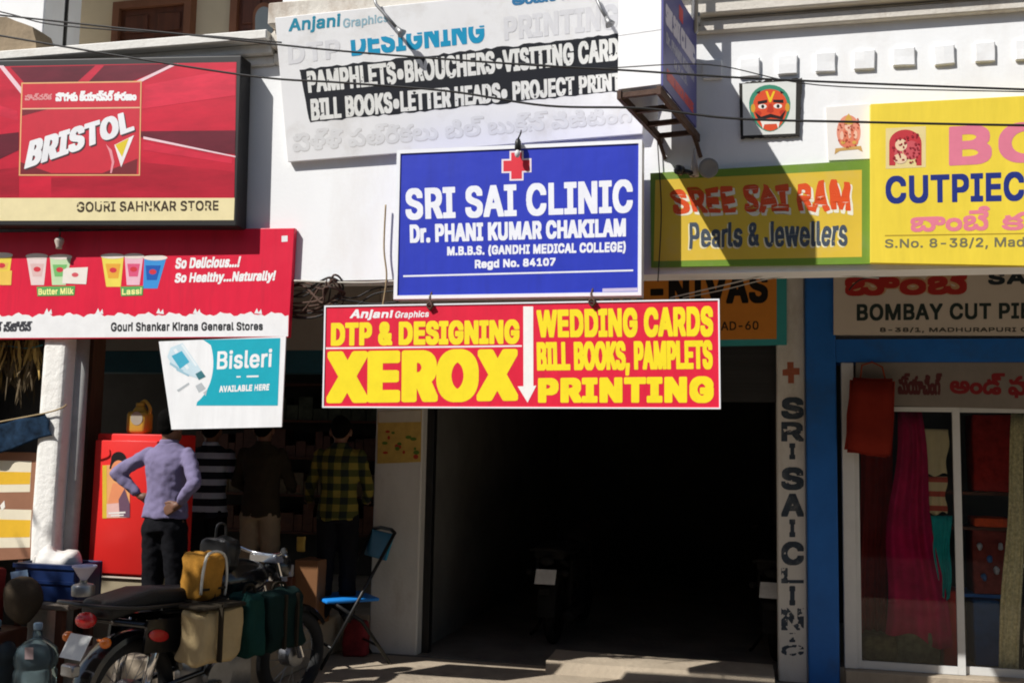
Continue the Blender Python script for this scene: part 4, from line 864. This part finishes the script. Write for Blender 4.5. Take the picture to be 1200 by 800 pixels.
# dark cloth strip on a line
cloth('cloth_strip', 'dark blue patterned cloth strip hung from a line tied to the white front pillar', 'cloth', [(-60, 508), (52, 484), (61, 511), (-60, 546)], -.05, mat('dark_blue_print', (.012, .03, .06), .85, .7, 14, spec=.1), .012, 3)
cable([(-100, 513, -.05), (0, 494), (52, 484), (72, 478, -.05), (78, 474, -.03)], -.05, .006, 'string tied round the white front pillar holding the dark cloth', 'strings of the left shop', mat('jute_rope', (1, 1, 1)), 'string')
cable([(-100, 405, .2), (0, 405), (30, 408), (50, 404)], .2, .005, 'turquoise string across the straw bundle', 'strings of the left shop', mat('turquoise_string', (.05, .3, .35), .7), 'string')
random.seed(9); b = B(); T = thing('straw_bundle', 'dry brown straw and leaves hanging in the gap left of the white front pillar', 'straw bundle', PY(10, 440, .3))
for grp, (c, n) in enumerate((((.45, .3, .09), 130), ((.1, .07, .035), 170))):
    b = B()
    for _ in range(n):
        x, y = random.uniform(-40, 46), random.uniform(392, 420) if grp == 0 else random.uniform(400, 445)
        p = PY(x, y, random.uniform(.12, .4)); d = Vector((random.gauss(0, .35), random.gauss(0, .2), -1)).normalized()*random.uniform(.12, .26)
        s_ = Vector((1, random.uniform(-.6, .6), random.uniform(-.4, .4)))*random.uniform(.004, .01)
        v = [b.bm.verts.new(q_) for q_ in (p-s_, p+s_, p+d*.6+s_*1.3, p+d, p+d*.6-s_*1.3)]; b.bm.faces.new(v)
    b.obj(('yellow_straw', 'brown_leaves')[grp], mat(('straw', 'dead_leaf')[grp], c, .9, .4, 9), T)
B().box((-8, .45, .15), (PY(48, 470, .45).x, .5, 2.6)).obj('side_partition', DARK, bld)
# low bench with crate, sack; round sack, water jars
BN = thing('bench', 'low plank bench in the shade at the lower left', 'bench', (-5.2, -.05, 0))
bxr = PY(84, 703, -.35).x; bz_ = PY(60, 702, -.2).z
B().box((-6.6, -.38, bz_-.04), (bxr, .0, bz_), .006).obj('seat', mat('worn_plank', (.16, .13, .1), .8, .25, 4, stretch=(1, 8, 1)), BN)
for x, y in ((bxr-.08, -.34), (bxr-.08, -.04), (-6.4, -.34), (-6.4, -.04)): B().box((x-.025, y-.025, GZ), (x+.025, y+.025, bz_-.041)).obj('leg', DOORW, BN)
T = thing('blue_crate', 'blue plastic crate with a pale label on the bench', 'crate', PY(50, 702, -.2))
x0, x1 = PY(18, 680, -.3).x, PY(88, 680, -.3).x; zc0, zc1 = bz_+.002, PY(50, 660, -.3).z
b = B().box((x0, -.31, zc0), (x1, -.28, zc1), .006).box((x0, -.02, zc0), (x1, .0, zc1), .006).box((x0, -.279, zc0), (x0+.02, -.021, zc1), .006).box((x1-.02, -.279, zc0), (x1, -.021, zc1), .006).box((x0+.021, -.279, zc0), (x1-.021, -.021, zc0+.02))
b.box((x0-.012, -.322, zc1-.03), (x1+.012, -.3105, zc1-.002)).box((x0-.012, -.322, zc0+.12), (x1+.012, -.3105, zc0+.14))
BLP = mat('blue_crate_plastic', (.005, .018, .075), .4, .1, 6); b.obj('body', BLP, T)
polys(T, wall(-.323), [[(12, 670), (32, 667), (34, 679), (14, 682)]], ink(150, 180, 210), .002, 'label')
b = B().ell(PY(66, 656, -.16)+Vector((0, 0, .0)), (.17, .12, .085), 20, 14).wobble(.05, 7, 3).wobble(.02, 18, 1)
tag(b.obj('white_sack', mat('white_polythene', (.72, .69, .64), .5, .08, 6, .1), None, True, org=PY(66, 660, -.16)), 'crumpled white plastic sack lying on the blue crate', 'sack')
b = B().ell(PY(26, 702, -.55)+Vector((0, 0, 0)), (.13, .11, .15), 18, 12).wobble(.03, 6, 4); tag(b.obj('brown_sack', fab('brown_sackcloth', (.06, .045, .03)), None, True, org=PY(26, 725, -.55)), 'round dark brown sack in front of the blue crate', 'sack')
b = B().box(PY(-40, 730, -.6), PY(9, 664, -.5), .02, seg=2).sub(1).wobble(.01, 8); tag(b.obj('red_bucket_lid', fab('dull_red_plastic', (.2, .025, .02)), None, 'auto', org=PY(-10, 730, -.55)), 'dull red plastic box at the left edge beside the brown sack', 'box')
tag(B().box((-6.6, -.7, GZ), (PY(24, 735, -.5).x, -.42, PY(10, 735, -.5).z), .01).obj('wooden_stool', DOORW, None, 'auto', org=(-5.6, -.56, 0)), 'dark wooden box seat under the brown sack', 'box')
JAR = bpy.data.materials.new('blue_tinted_polycarbonate'); JAR.use_nodes = True
jb = JAR.node_tree.nodes['Principled BSDF']; jb.inputs['Base Color'].default_value = (.3, .42, .46, 1); jb.inputs['Transmission Weight'].default_value = .85; jb.inputs['Roughness'].default_value = .08; jb.inputs['IOR'].default_value = 1.15
def jar(x, label):
    p = PY(x, 760, -.62); p.z = GZ+.001; s_ = .78
    T = thing('water_jar', label, 'water jar', p, 'water jars at the lower left')
    pr = [(.11, .0), (.13, .015), (.135, .06), (.135, .12), (.126, .135), (.126, .15), (.135, .165), (.135, .24), (.126, .255), (.126, .27), (.135, .285), (.135, .33), (.12, .375), (.075, .41), (.032, .43), (.028, .47)]
    B().lathe([(r*s_*1.26, h*s_*1.42) for r, h in pr], p, n=28).obj('bottle', JAR, T, True)
    B().lathe([(.034*s_, .675*s_), (.036*s_, .68*s_), (.036*s_, .725*s_), (.03*s_, .73*s_)], p, n=18).obj('cap', mat('pale_blue_cap', (.3, .42, .5), .4), T, True)
    polys(T, wall(p.y-.135*s_*1.27), [[(x-14, 758), (x-4, 758), (x-4, 772), (x-14, 772)]], ink(150, 130, 130), .002, 'label')
jar(43, 'blue tinted water jar standing complete in view beside the motorcycle'); jar(-6, 'blue tinted water jar cut by the left edge of the picture')
# carton, papers and packets by the shop door
p0, p1 = PY(345, 716, 1.2), PY(368, 656, 1.2)
tag(B().box((p0.x, 1.17, .152), (p1.x+.05, 1.43, p1.z), .006).obj('cardboard_carton', mat('cardboard', (.2, .09, .035), .85, .12, 5), None, 'auto', org=(p0.x, 1.3, .15)), 'tall brown cardboard carton on the step between two standing customers', 'carton')
p = PY(337, 668, 1.15); b = B().box(p-Vector((.045, .02, .045)), p+Vector((.045, .02, .045)), .004); tag(b.obj('paper_packet', mat('white_paper', (.5, .5, .48), .7), None, 'auto', org=p-Vector((0, 0, .045))), 'small white paper packet leaning on the carton', 'packet')
B().box(p-Vector((.06, .04, p.z-.152)), p+Vector((.06, .06, -.047)), .004).obj('counter_leg', DOORW, bld)
p = PY(353, 637, 1.25); b = B().box(p-Vector((.035, .01, .06)), p+Vector((.035, .01, .06)), .005).sub(2).wobble(.008, 14); tag(b.obj('yellow_packet', mat('yellow_foil', (.42, .28, .05), .4, .2, 10), None, True, org=p), 'yellow snack packet above the brown carton', 'packet')
p = PY(418, 755, 1.7); p.z = GZ; p.y = 1.7
b = B().box(p+Vector((-.12, -.04, 0)), p+Vector((.1, .06, .3)), .03, seg=2).sub(2).wobble(.02, 8, 5); tag(b.obj('red_sack', mat('red_print_sack', (.25, .02, .025), .8, .5, 12), None, True, org=p), 'red printed sack against the pillar behind the blue chair', 'sack')

# ------------------------------------------------------------------ folding chair
def chair():
    T = thing('folding_chair', 'blue folding chair with black tube legs beside the plastered pillar', 'chair')
    SEAT = mat('blue_seat_vinyl', (.012, .2, .62), .45, .1, 6)
    s_ = B().box((-.21, -.19, .43), (.17, .19, .455), .012, seg=2).obj('seat', SEAT, T, 'auto')
    b = B().box((-.008, -.2, -.1), (.012, .2, .09), .008, seg=2).sub(2)
    for v in b.bm.verts: v.co.x += .03*(1-(v.co.y/.2)**2)
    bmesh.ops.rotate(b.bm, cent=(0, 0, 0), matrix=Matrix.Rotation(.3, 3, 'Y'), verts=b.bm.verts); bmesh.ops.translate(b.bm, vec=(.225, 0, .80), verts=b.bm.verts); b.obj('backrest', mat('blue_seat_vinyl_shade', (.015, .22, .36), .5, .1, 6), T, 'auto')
    for s in (-1, 1):
        B().tube([(-.24, s*.2, .01), (.0, s*.2, .43), (.26, s*.2, .89)], .0125, 8).obj('leg', BLK, T, True)
        B().tube([(.26, s*.18, .01), (.05, s*.18, .3), (-.14, s*.18, .425)], .0125, 8).obj('leg', BLK, T, True)
    B().tube([(.26, -.2, .89), (.275, -.1, .905), (.275, .1, .905), (.26, .2, .89)], .0125, 8).obj('top_rail', BLK, T, True)
    B().tube([(-.16, -.2, .14), (-.16, .2, .14)], .009, 8).tube([(.17, -.18, .13), (.17, .18, .13)], .009, 8).obj('stretcher', BLK, T, True)
    return T
ch = chair(); ch.scale = (1.17,)*3; c0 = PY(406, 715, 1.45); ch.location = (c0.x, 1.45, GZ); ch.rotation_euler.z = math.radians(42)

# ------------------------------------------------------------------ motorcycle
MRED = mat('red_lens', (.5, .02, .02), .2, .1, 5, spec=.6); MORG = mat('amber_lens', (.6, .14, .01), .25, .1, 5, spec=.6); MBLK = mat('black_bike_enamel', (.01, .01, .011), .2, .1, 5, spec=.5, coat=.4); ALLOY = mat('dull_alloy', (.28, .28, .28), .4, .2, 8, metal=.8)
def fender(b, cx, R, w, a0, a1, n=16):
    rings = []
    for i in range(n+1):
        a = math.radians(a0+(a1-a0)*i/n); ring = []
        for (yy, dr) in ((-w, -.035), (-w*.95, -.006), (-w*.5, .008), (0, .012), (w*.5, .008), (w*.95, -.006), (w, -.035), (w*.9, -.035), (0, .004), (-w*.9, -.035)): ring.append(b.bm.verts.new((cx+(R+dr)*math.cos(a), yy, .29+(R+dr)*math.sin(a))))
        rings.append(ring)
    for p_, q_ in zip(rings, rings[1:]):
        m_ = len(p_)
        for k in range(m_): b.bm.faces.new((p_[k], p_[(k+1) % m_], q_[(k+1) % m_], q_[k]))
    b.bm.faces.new(rings[0][::-1]); b.bm.faces.new(rings[-1]); return b
def motorcycle(label, plate):
    T = thing('motorcycle', label, 'motorcycle')
    for x in (0, 1.25):
        wl = B().lathe([(.05, -.05), (.07, -.045), (.07, .045), (.05, .05)], (x, 0, .29), (0, 1, 0), 18)
        for k in range(18):
            a = 2*math.pi*k/18; wl.tube([(x+.06*math.cos(a+.3), .02*(-1)**k, .29+.06*math.sin(a+.3)), (x+.222*math.cos(a), 0, .29+.222*math.sin(a))], .0022, 4)
        wo = wl.obj('wheel', ALLOY, T, 'auto'); B().torus((x, 0, .29), (0, 1, 0), .25, .042, 40, 10).obj('tyre', RUBBER, wo, True); B().torus((x, 0, .29), (0, 1, 0), .224, .014, 40, 8).obj('rim', CHROME, wo, True)
    fender(B(), 0, .325, .075, 15, 185).obj('rear_fender', MBLK, T, 'auto'); fender(B(), 1.25, .315, .06, 35, 165).obj('front_fender', MBLK, T, 'auto')
    b = B().box((-.32, -.13, -.05), (.44, .13, .05), .035, seg=3).sub(2)
    for v in b.bm.verts: v.co.y *= 1 - .18*max(0, v.co.x/.44); v.co.z += .02*math.cos(v.co.x*9)
    bmesh.ops.translate(b.bm, vec=(.08, 0, .775), verts=b.bm.verts); b.obj('seat', mat('black_leatherette', (.008, .008, .008), .55, .3, 8, .2, 90), T, 'auto')
    b = B().ell((.72, 0, .82), (.27, .14, .12), 24, 14); b.obj('fuel_tank', MBLK, T, True)
    sp_ = []
    for s in (-1, 1):
        so_ = B().prism([(-.04, s*.135, .52), (.5, s*.125, .46), (.5, s*.125, .66), (-.02, s*.135, .69)], (0, s*.02, 0)).obj('side_panel', MBLK, T, 'auto'); B().ell((.05, s*.16, .6), (.07, .006, .032), 16, 8, Matrix.Rotation(.25, 3, 'Y')).obj('emblem', MRED, so_, True)
    b = B().box((.42, -.1, .2), (.82, .1, .42), .03, seg=2)
    for k in range(8): b.box((.56, -.085, .43+.022*k), (.76, .085, .441+.022*k))
    b.lathe([(.09, -.14), (.09, .14)], (.52, 0, .3), (0, 1, 0), 18); b.obj('engine', ALLOY, T, 'auto')
    b = B().tube([(.0, -.1, .29), (.42, -.1, .34), (.46, -.1, .55), (-.2, -.1, .7)], .018, 8).tube([(.0, .1, .29), (.42, .1, .34), (.46, .1, .55), (-.2, .1, .7)], .018, 8).tube([(.98, 0, .86), (.88, 0, .5), (.8, 0, .25), (.4, 0, .2)], .022, 8).tube([(.98, 0, .8), (.6, 0, .68), (.2, 0, .7)], .022, 8); b.obj('frame', MBLK, T, True)
    for s in (-1, 1): B().tube([(.0, s*.12, .3), (.1, s*.12, .66)], .028, 10).obj('shock_absorber', CHROME, T, True)
    b = B()
    for s in (-1, 1): b.tube([(1.25, s*.085, .29), (1.12, s*.085, .6)], .024, 10).tube([(1.12, s*.085, .6), (.98, s*.085, .95)], .017, 10)
    b.box((.96, -.11, .9), (1.03, .11, .94)).box((1.02, -.11, .78), (1.07, .11, .81)); b.obj('front_fork', CHROME, T, 'auto')
    B().lathe([(.03, -.1), (.075, -.05), (.088, .02), (.085, .03)], (1.1, 0, .86), (1, 0, -.1), 20).obj('headlight', MBLK, T, True)
    b = B().tube(spline([(.8, -.34, .97), (.9, -.24, 1.0), (.98, -.1, .95), (.98, .1, .95), (.9, .24, 1.0), (.8, .34, .97)], 5), .012, 8); hb = b.obj('handlebar', CHROME, T, True)
    for s in (-1, 1):
        B().tube([(.8, s*.34, .97), (.87, s*.26, .995)], .018, 8).obj('grip', RUBBER, hb, True)
    B().lathe([(.045, -.12), (.05, -.1), (.05, .3), (.03, .42), (.02, .6)], (-.1, -.16, .26), (1, 0, .02), 14).obj('exhaust', CHROME, T, True)
    B().tube(spline([(.3, -.14, .74), (-.1, -.15, .76), (-.36, -.12, .8), (-.4, 0, .81), (-.36, .12, .8), (-.1, .15, .76), (.3, .14, .74)], 5), .011, 8).obj('grab_rail', BLK, T, True)
    B().ell((-.29, 0, .71), (.05, .06, .042), 16, 10).obj('tail_light', MRED, T, True)
    for s in (-1, 1): B().tube([(-.25, s*.05, .61), (-.27, s*.13, .61)], .008, 6).ell((-.28, s*.15, .61), (.03, .03, .028), 12, 8).obj('indicator', MORG, T, True)
    po = B().prism([(-.31, -.085, .64), (-.31, .085, .64), (-.37, .085, .53), (-.37, -.085, .53)], (-.004, 0, -.002)).obj('number_plate', mat('plate_%s' % plate[0], plate[1], .5, .15, 14), T)
    B().box((-.39, -.05, .44), (-.34, .05, .5), .008).obj('mud_flap', ALLOY, T, 'auto')
    B().tube([(.3, .14, .2), (.34, .26, .02), (.26, .27, .015)], .012, 8).obj('kick_stand', BLK, T, True)
    return T
R0 = PY(150, 815, -1.1)
for k in range(200):
    R1 = PY(340, 815, -.9+k*.01)
    if (Vector((R1.x-R0.x, R1.y-R0.y, 0))).length >= 1.25*1.07: break
hd = Vector((R1.x-R0.x, R1.y-R0.y, 0)); 
bike = motorcycle('black motorcycle parked at the lower left, seen from behind with bags hung on it', ('white', (.6, .6, .57)))
bike.location = (R0.x, R0.y, GZ); bike.scale = (1.07,)*3; bk = math.atan2(hd.y, hd.x); bs = hd.length/1.25; bike.rotation_euler.z = bk
MBK = Matrix.Translation(bike.location) @ Matrix.Rotation(bk, 4, 'Z') @ Matrix.Scale(1.07, 4)
def copy_tree(o, parent=None):
    c = o.copy(); COL.objects.link(c); c.parent = parent
    for k in list(o.children): copy_tree(k, c)
    return c
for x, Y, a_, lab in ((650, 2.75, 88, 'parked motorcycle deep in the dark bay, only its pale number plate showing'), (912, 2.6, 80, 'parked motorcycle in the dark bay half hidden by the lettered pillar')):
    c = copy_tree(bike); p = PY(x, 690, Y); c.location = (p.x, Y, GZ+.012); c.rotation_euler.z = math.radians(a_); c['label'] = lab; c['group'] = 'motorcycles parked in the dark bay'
    BAYSHADE = mat('bay_shade_black', (.012, .011, .01), .8, .3, 6, spec=.15); stack = [c]  # one near-black material paints the bay's shade onto the parked bikes
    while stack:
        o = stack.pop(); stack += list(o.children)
        for sl_ in (o.material_slots if o.type == 'MESH' and not o.name.startswith('number_plate') else []): sl_.link = 'OBJECT'; sl_.material = BAYSHADE

def bag(name, label, lo, hi, m, seed, extra=None, cat='bag'):
    """soft bag in the motorcycle's frame of reference"""
    c = MBK @ ((Vector(lo)+Vector(hi))/2); T = thing(name, label, cat, (c.x, c.y, c.z), 'bags on the motorcycle')
    b = B().box(lo, hi, .035, seg=3).sub(3).wobble(.03, 5, seed).wobble(.02, 13, seed+3).wobble(.008, 30, seed)
    me = b.mesh(name); me.transform(MBK); link('body', me, m, T, True)
    for nm, bb, mm, sm in (extra or []):
        me = bb.mesh(nm); me.transform(MBK); link(nm, me, mm, T, sm)
    return T
TANB = fab('khaki_canvas', (.42, .32, .17), .14, 7); GRN = fab('dark_green_canvas', (.008, .04, .034), .2, 7); DGRN = fab('blackish_green_canvas', (.007, .02, .018), .25, 7); ORG_ = fab('mustard_canvas', (.4, .19, .03), .35, 8); STR = fab('dark_strap', (.03, .024, .016))
BAGX = -.22
MB0 = MBK.copy(); MBK = MBK @ Matrix.Translation((BAGX, 0, 0))
bag('khaki_bag', 'khaki canvas bag with a dark vertical strap hung on the motorcycle', (.36, -.4, .45), (.66, -.2, .745), TANB, 1, [('strap', B().box((.46, -.43, .46), (.472, -.4, .75)).box((.46, -.42, .752), (.472, -.1, .765)), STR, False), ('hem', B().box((.355, -.405, .735), (.665, -.195, .757), .008), STR, False)])
bag('green_bag', 'dark green canvas bag hung on the motorcycle, just right of the khaki bag', (.7, -.4, .43), (.85, -.18, .77), GRN, 2, [('handle', B().tube(spline([(.73, -.3, .75), (.75, -.3, .82), (.81, -.3, .82), (.83, -.3, .75)], 4), .009, 6), STR, True)])
bag('black_green_bag', 'larger blackish green bag on the motorcycle, right of the dark green bag', (.87, -.4, .43), (1.16, -.16, .77), DGRN, 4, [('strap', B().box((.96, -.42, .45), (.975, -.4, .76)), STR, False), ('strap', B().box((1.06, -.42, .45), (1.075, -.4, .76)), STR, False), ('handle', B().tube(spline([(.96, -.3, .75), (.98, -.3, .81), (1.06, -.3, .81), (1.08, -.3, .75)], 4), .009, 6), STR, True)])
bag('mustard_bag', 'mustard yellow bag with dark straps and white piping on the motorcycle tank', (.48, -.24, .77), (.63, -.04, 1.01), ORG_, 6, [('strap', B().box((.475, -.262, .82), (.635, -.23, .832)), STR, False), ('strap', B().box((.555, -.262, .78), (.562, -.23, .82)), STR, False), ('piping', B().tube(spline([(.64, -.25, .78), (.645, -.255, .9), (.62, -.25, 1.01), (.51, -.25, 1.02), (.475, -.25, .92), (.465, -.25, .8)], 4), .008, 6), mat('white_piping', (.6, .58, .5), .6), True)])
bag('black_satchel', 'small glossy black satchel behind the mustard bag at the handlebar', (.72, -.14, .9), (.86, .06, 1.08), BLK, 8, [('handle', B().tube(spline([(.75, -.04, 1.07), (.76, -.04, 1.15), (.82, -.04, 1.15), (.83, -.04, 1.07)], 4), .008, 6), BLK, True)])
MBK = MB0
# kerosene tin with a funnel on the motorcycle's carrier
tp = MBK @ Vector((-.28, .05, .83))
T = thing('oil_tin', 'small dark tin on the tail of the motorcycle seat', 'tin', tp)
B().lathe([(.06, 0), (.062, .01), (.062, .05), (.055, .06), (.02, .07), (.02, .085)], tp, n=20).obj('tin', ALLOY, T, 'auto')
T = thing('funnel', 'pale lilac plastic funnel standing in the tin on the motorcycle', 'funnel', tp+Vector((0, 0, .06)))
B().lathe([(.008, .03), (.016, .085), (.02, .09), (.063, .155), (.066, .155), (.066, .165), (.06, .165), (.057, .157), (.017, .095), (.012, .09), (.006, .03)], tp, n=24).obj('cone', mat('lilac_plastic', (.5, .48, .62), .45, .06, 6), T, True)

# ================================================================== PEOPLE
def rings(b, prof, c=(0, 0)):
    R_ = []
    for z, rx, ry, *o in prof:
        oy = o[0] if o else 0; R_.append([b.bm.verts.new((c[0]+rx*math.cos(2*math.pi*k/20), c[1]+oy+ry*math.sin(2*math.pi*k/20), z)) for k in range(20)])
    for p_, q_ in zip(R_, R_[1:]):
        for k in range(20): b.bm.faces.new((p_[k], p_[(k+1) % 20], q_[(k+1) % 20], q_[k]))
    b.bm.faces.new(R_[0][::-1]); b.bm.faces.new(R_[-1]); return b
def hand(b, wr, dr, side):
    """palm, four fingers and thumb, lightly curled"""
    d = Vector(dr).normalized(); a = d.cross(Vector((0, 1, 0))); a = a.normalized() if a.length > .1 else Vector((1, 0, 0)); n = a.cross(d)
    b.cap(wr, .026, Vector(wr)+d*.03, .03); 
    for k, L in enumerate((.07, .08, .075, .058)):
        o = a*(k-1.5)*.0185; k0 = Vector(wr)+d*.02+o*.7; k1 = Vector(wr)+d*.09+o; k2 = k1+d*L*.5+n*.012*side; k3 = k2+d*L*.35+n*.03*side
        b.cap(k0, .013, k1, .0115, 8).cap(k1, .0105, k2, .009, 8).cap(k2, .009, k3, .0075, 8)
    t0 = Vector(wr)+d*.03-a*.025; t1 = t0+d*.035-a*.025; t2 = t1+d*.03-a*.005; b.cap(t0, .014, t1, .012, 8).cap(t1, .0115, t2, .009, 8)
def person(label, loc, rz, s, shirt, trouser, arms, hem=.93, sleeve=1.0, lean=0, feet=((-.1, 0), (.1, .04))):
    T = thing('person', label, 'person', loc); XF = Matrix.Translation(loc) @ Matrix.Rotation(rz, 4, 'Z') @ Matrix.Scale(s, 4)
    def put(b, name, m, vox, it, amp=0, seed=0, par=T):
        me = baked(b.mesh(name), [('REMESH', dict(mode='VOXEL', voxel_size=vox)), ('SMOOTH', dict(factor=.6, iterations=it))])
        if amp:
            for v in me.vertices:
                c = v.co; v.co = c + noise.noise_vector(Vector((c.x*9+seed, c.y*9, c.z*5)))*amp + noise.noise_vector(Vector((c.x*20+seed+c.z*14, c.y*20, c.z*22-c.x*10)))*amp*.55
        me.transform(XF); return link(name, me, m, par, True)
    b = B(); b.ell((0, .015, 1.60), (.076, .095, .112), 20, 14).ell((0, .06, 1.53), (.05, .055, .06), 12, 8).cap((0, .0, 1.42), .062, (0, .005, 1.53), .055)
    b.ell((0, .112, 1.59), (.013, .018, .02), 8, 6); b.ell((0, .1, 1.545), (.026, .012, .008), 8, 6)
    for s_ in (-1, 1): b.ell((s_*.086, -.0, 1.585), (.014, .022, .036), 8, 6)
    rings(b, [(.84, .13, .09), (.95, .135, .09), (1.1, .125, .08), (1.25, .135, .085), (1.38, .145, .075), (1.45, .055, .055)])
    for s_, (el, wr, hd_) in zip((-1, 1), arms):
        sh = (s_*.166, 0, 1.39); b.cap(sh, .036, el, .03).cap(el, .031, wr, .024); hand(b, Vector(wr), hd_, s_)
    kn = []
    for s_, (fx, fy) in zip((-1, 1), feet):
        k = (fx*.95, fy*.5+.02, .48); b.cap((s_*.085, 0, .88), .085, k, .055).cap(k, .055, (fx, fy-.01, .09), .038); kn.append(k)
    put(b, 'body', SKIN, .0085, 2)
    b = B(); b.ell((0, -.008, 1.635), (.085, .1, .098), 20, 14).ell((0, -.045, 1.59), (.07, .056, .062), 16, 10); put(b, 'hair', HAIR, .012, 2, .004, 3)
    b = rings(B(), [(hem, .182, .132), (hem+.06, .172, .125), (1.08, .158, .112), (1.2, .166, .116), (1.33, .186, .118), (1.40, .18, .1), (1.445, .12, .08), (1.475, .07, .07)])
    for s_, (el, wr, hd_) in zip((-1, 1), arms):
        sh = Vector((s_*.166, 0, 1.385)); el, wr = Vector(el), Vector(wr); b.cap(sh, .06, el, .049)
        if sleeve > .5: b.cap(el, .049, el+(wr-el)*.93*sleeve, .039)
        else: pass
    so_ = put(b, 'shirt', shirt, .011, 3, .0125, loc[0])
    c = rings(B(), [(1.445, .075, .072), (1.47, .073, .07), (1.50, .066, .064)]); put(c, 'collar', shirt, .009, 1, 0, 0)
    b = rings(B(), [(.83, .155, .118), (.9, .165, .12), (hem+.05, .15, .108)])
    for s_, (fx, fy), k in zip((-1, 1), feet, kn): b.cap((s_*.083, 0, .86), .1, k, .078).cap(k, .078, (fx, fy-.005, .09), .066)
    put(b, 'trousers', trouser, .012, 3, .01, loc[0]+5)
    for s_, (fx, fy) in zip((-1, 1), feet):
        b = B().ell((fx, fy+.06, .035), (.048, .13, .045), 14, 8).ell((fx, fy-.02, .05), (.042, .06, .05), 12, 8); me = b.mesh('shoe')
        for v in me.vertices: v.co.z = max(v.co.z, .0)
        me.transform(XF); link('shoe', me, BLK, T, True)
    return T
LAV = fab('lavender_shirt_cloth', (.19, .165, .275), .14, 7)
STRP = pattern('navy_white_stripe_knit', [(0, (.012, .014, .022)), (.55, (.4, .45, .55))], lambda N, L, x: mth(N, L, 'FRACT', mth(N, L, 'MULTIPLY', x[2], 9)))
def plaid(N, L, x):
    a = mth(N, L, 'GREATER_THAN', mth(N, L, 'FRACT', mth(N, L, 'MULTIPLY', x[0], 9)), .5); b_ = mth(N, L, 'GREATER_THAN', mth(N, L, 'FRACT', mth(N, L, 'MULTIPLY', x[2], 9)), .5)
    return mth(N, L, 'MULTIPLY', mth(N, L, 'ADD', a, b_), .49)
PLD = pattern('yellow_green_plaid_cloth', [(0, (.2, .16, .03)), (.3, (.06, .064, .017)), (.7, (.014, .02, .017))], plaid)
OLV = fab('olive_brown_cloth', (.035, .028, .018), .2, 6); KHK = fab('khaki_trouser_cloth', (.3, .23, .15), .1, 6); NVY = fab('black_trouser_cloth', (.008, .008, .01), .2, 6)
p = PY(194, 600, .0)
person('person in a lavender shirt and black trousers with hands on hips, seen from behind', (p.x, .0, .152), math.radians(-6), .96, LAV, NVY, (((-.4, -.07, 1.25), (-.215, -.02, 1.08), (.9, .25, -.15)), ((.33, -.12, 1.2), (.19, -.1, 1.04), (-.6, -.1, -.3))), hem=.93, sleeve=.86)
p = PY(243, 600, 1.45)
person('person in a navy and white striped shirt standing at the shop, back turned', (p.x, 1.45, .152), math.radians(10), .95, STRP, NVY, (((-.24, .08, 1.14), (-.14, .3, 1.1), (.2, 1, 0)), ((.24, .06, 1.14), (.14, .28, 1.12), (-.2, 1, 0))), hem=.84, sleeve=.4)
p = PY(305, 600, 1.4)
person('person in a dark olive shirt and khaki trousers standing at the shop, back turned', (p.x, 1.4, .152), math.radians(4), .96, OLV, KHK, (((-.25, .05, 1.13), (-.16, .26, 1.05), (.3, 1, 0)), ((.25, .05, 1.13), (.18, .27, 1.08), (-.2, 1, 0))), hem=.85, sleeve=1)
p = PY(396, 600, 1.4)
person('person in a yellow and green plaid shirt beside the plastered pillar, back turned', (p.x, 1.4, .152), math.radians(12), .96, PLD, NVY, (((-.26, .06, 1.13), (-.3, .26, 1.0), (-.1, 1, -.4)), ((.25, .02, 1.12), (.2, .22, 1.0), (-.2, 1, -.2))), hem=.85, sleeve=1)
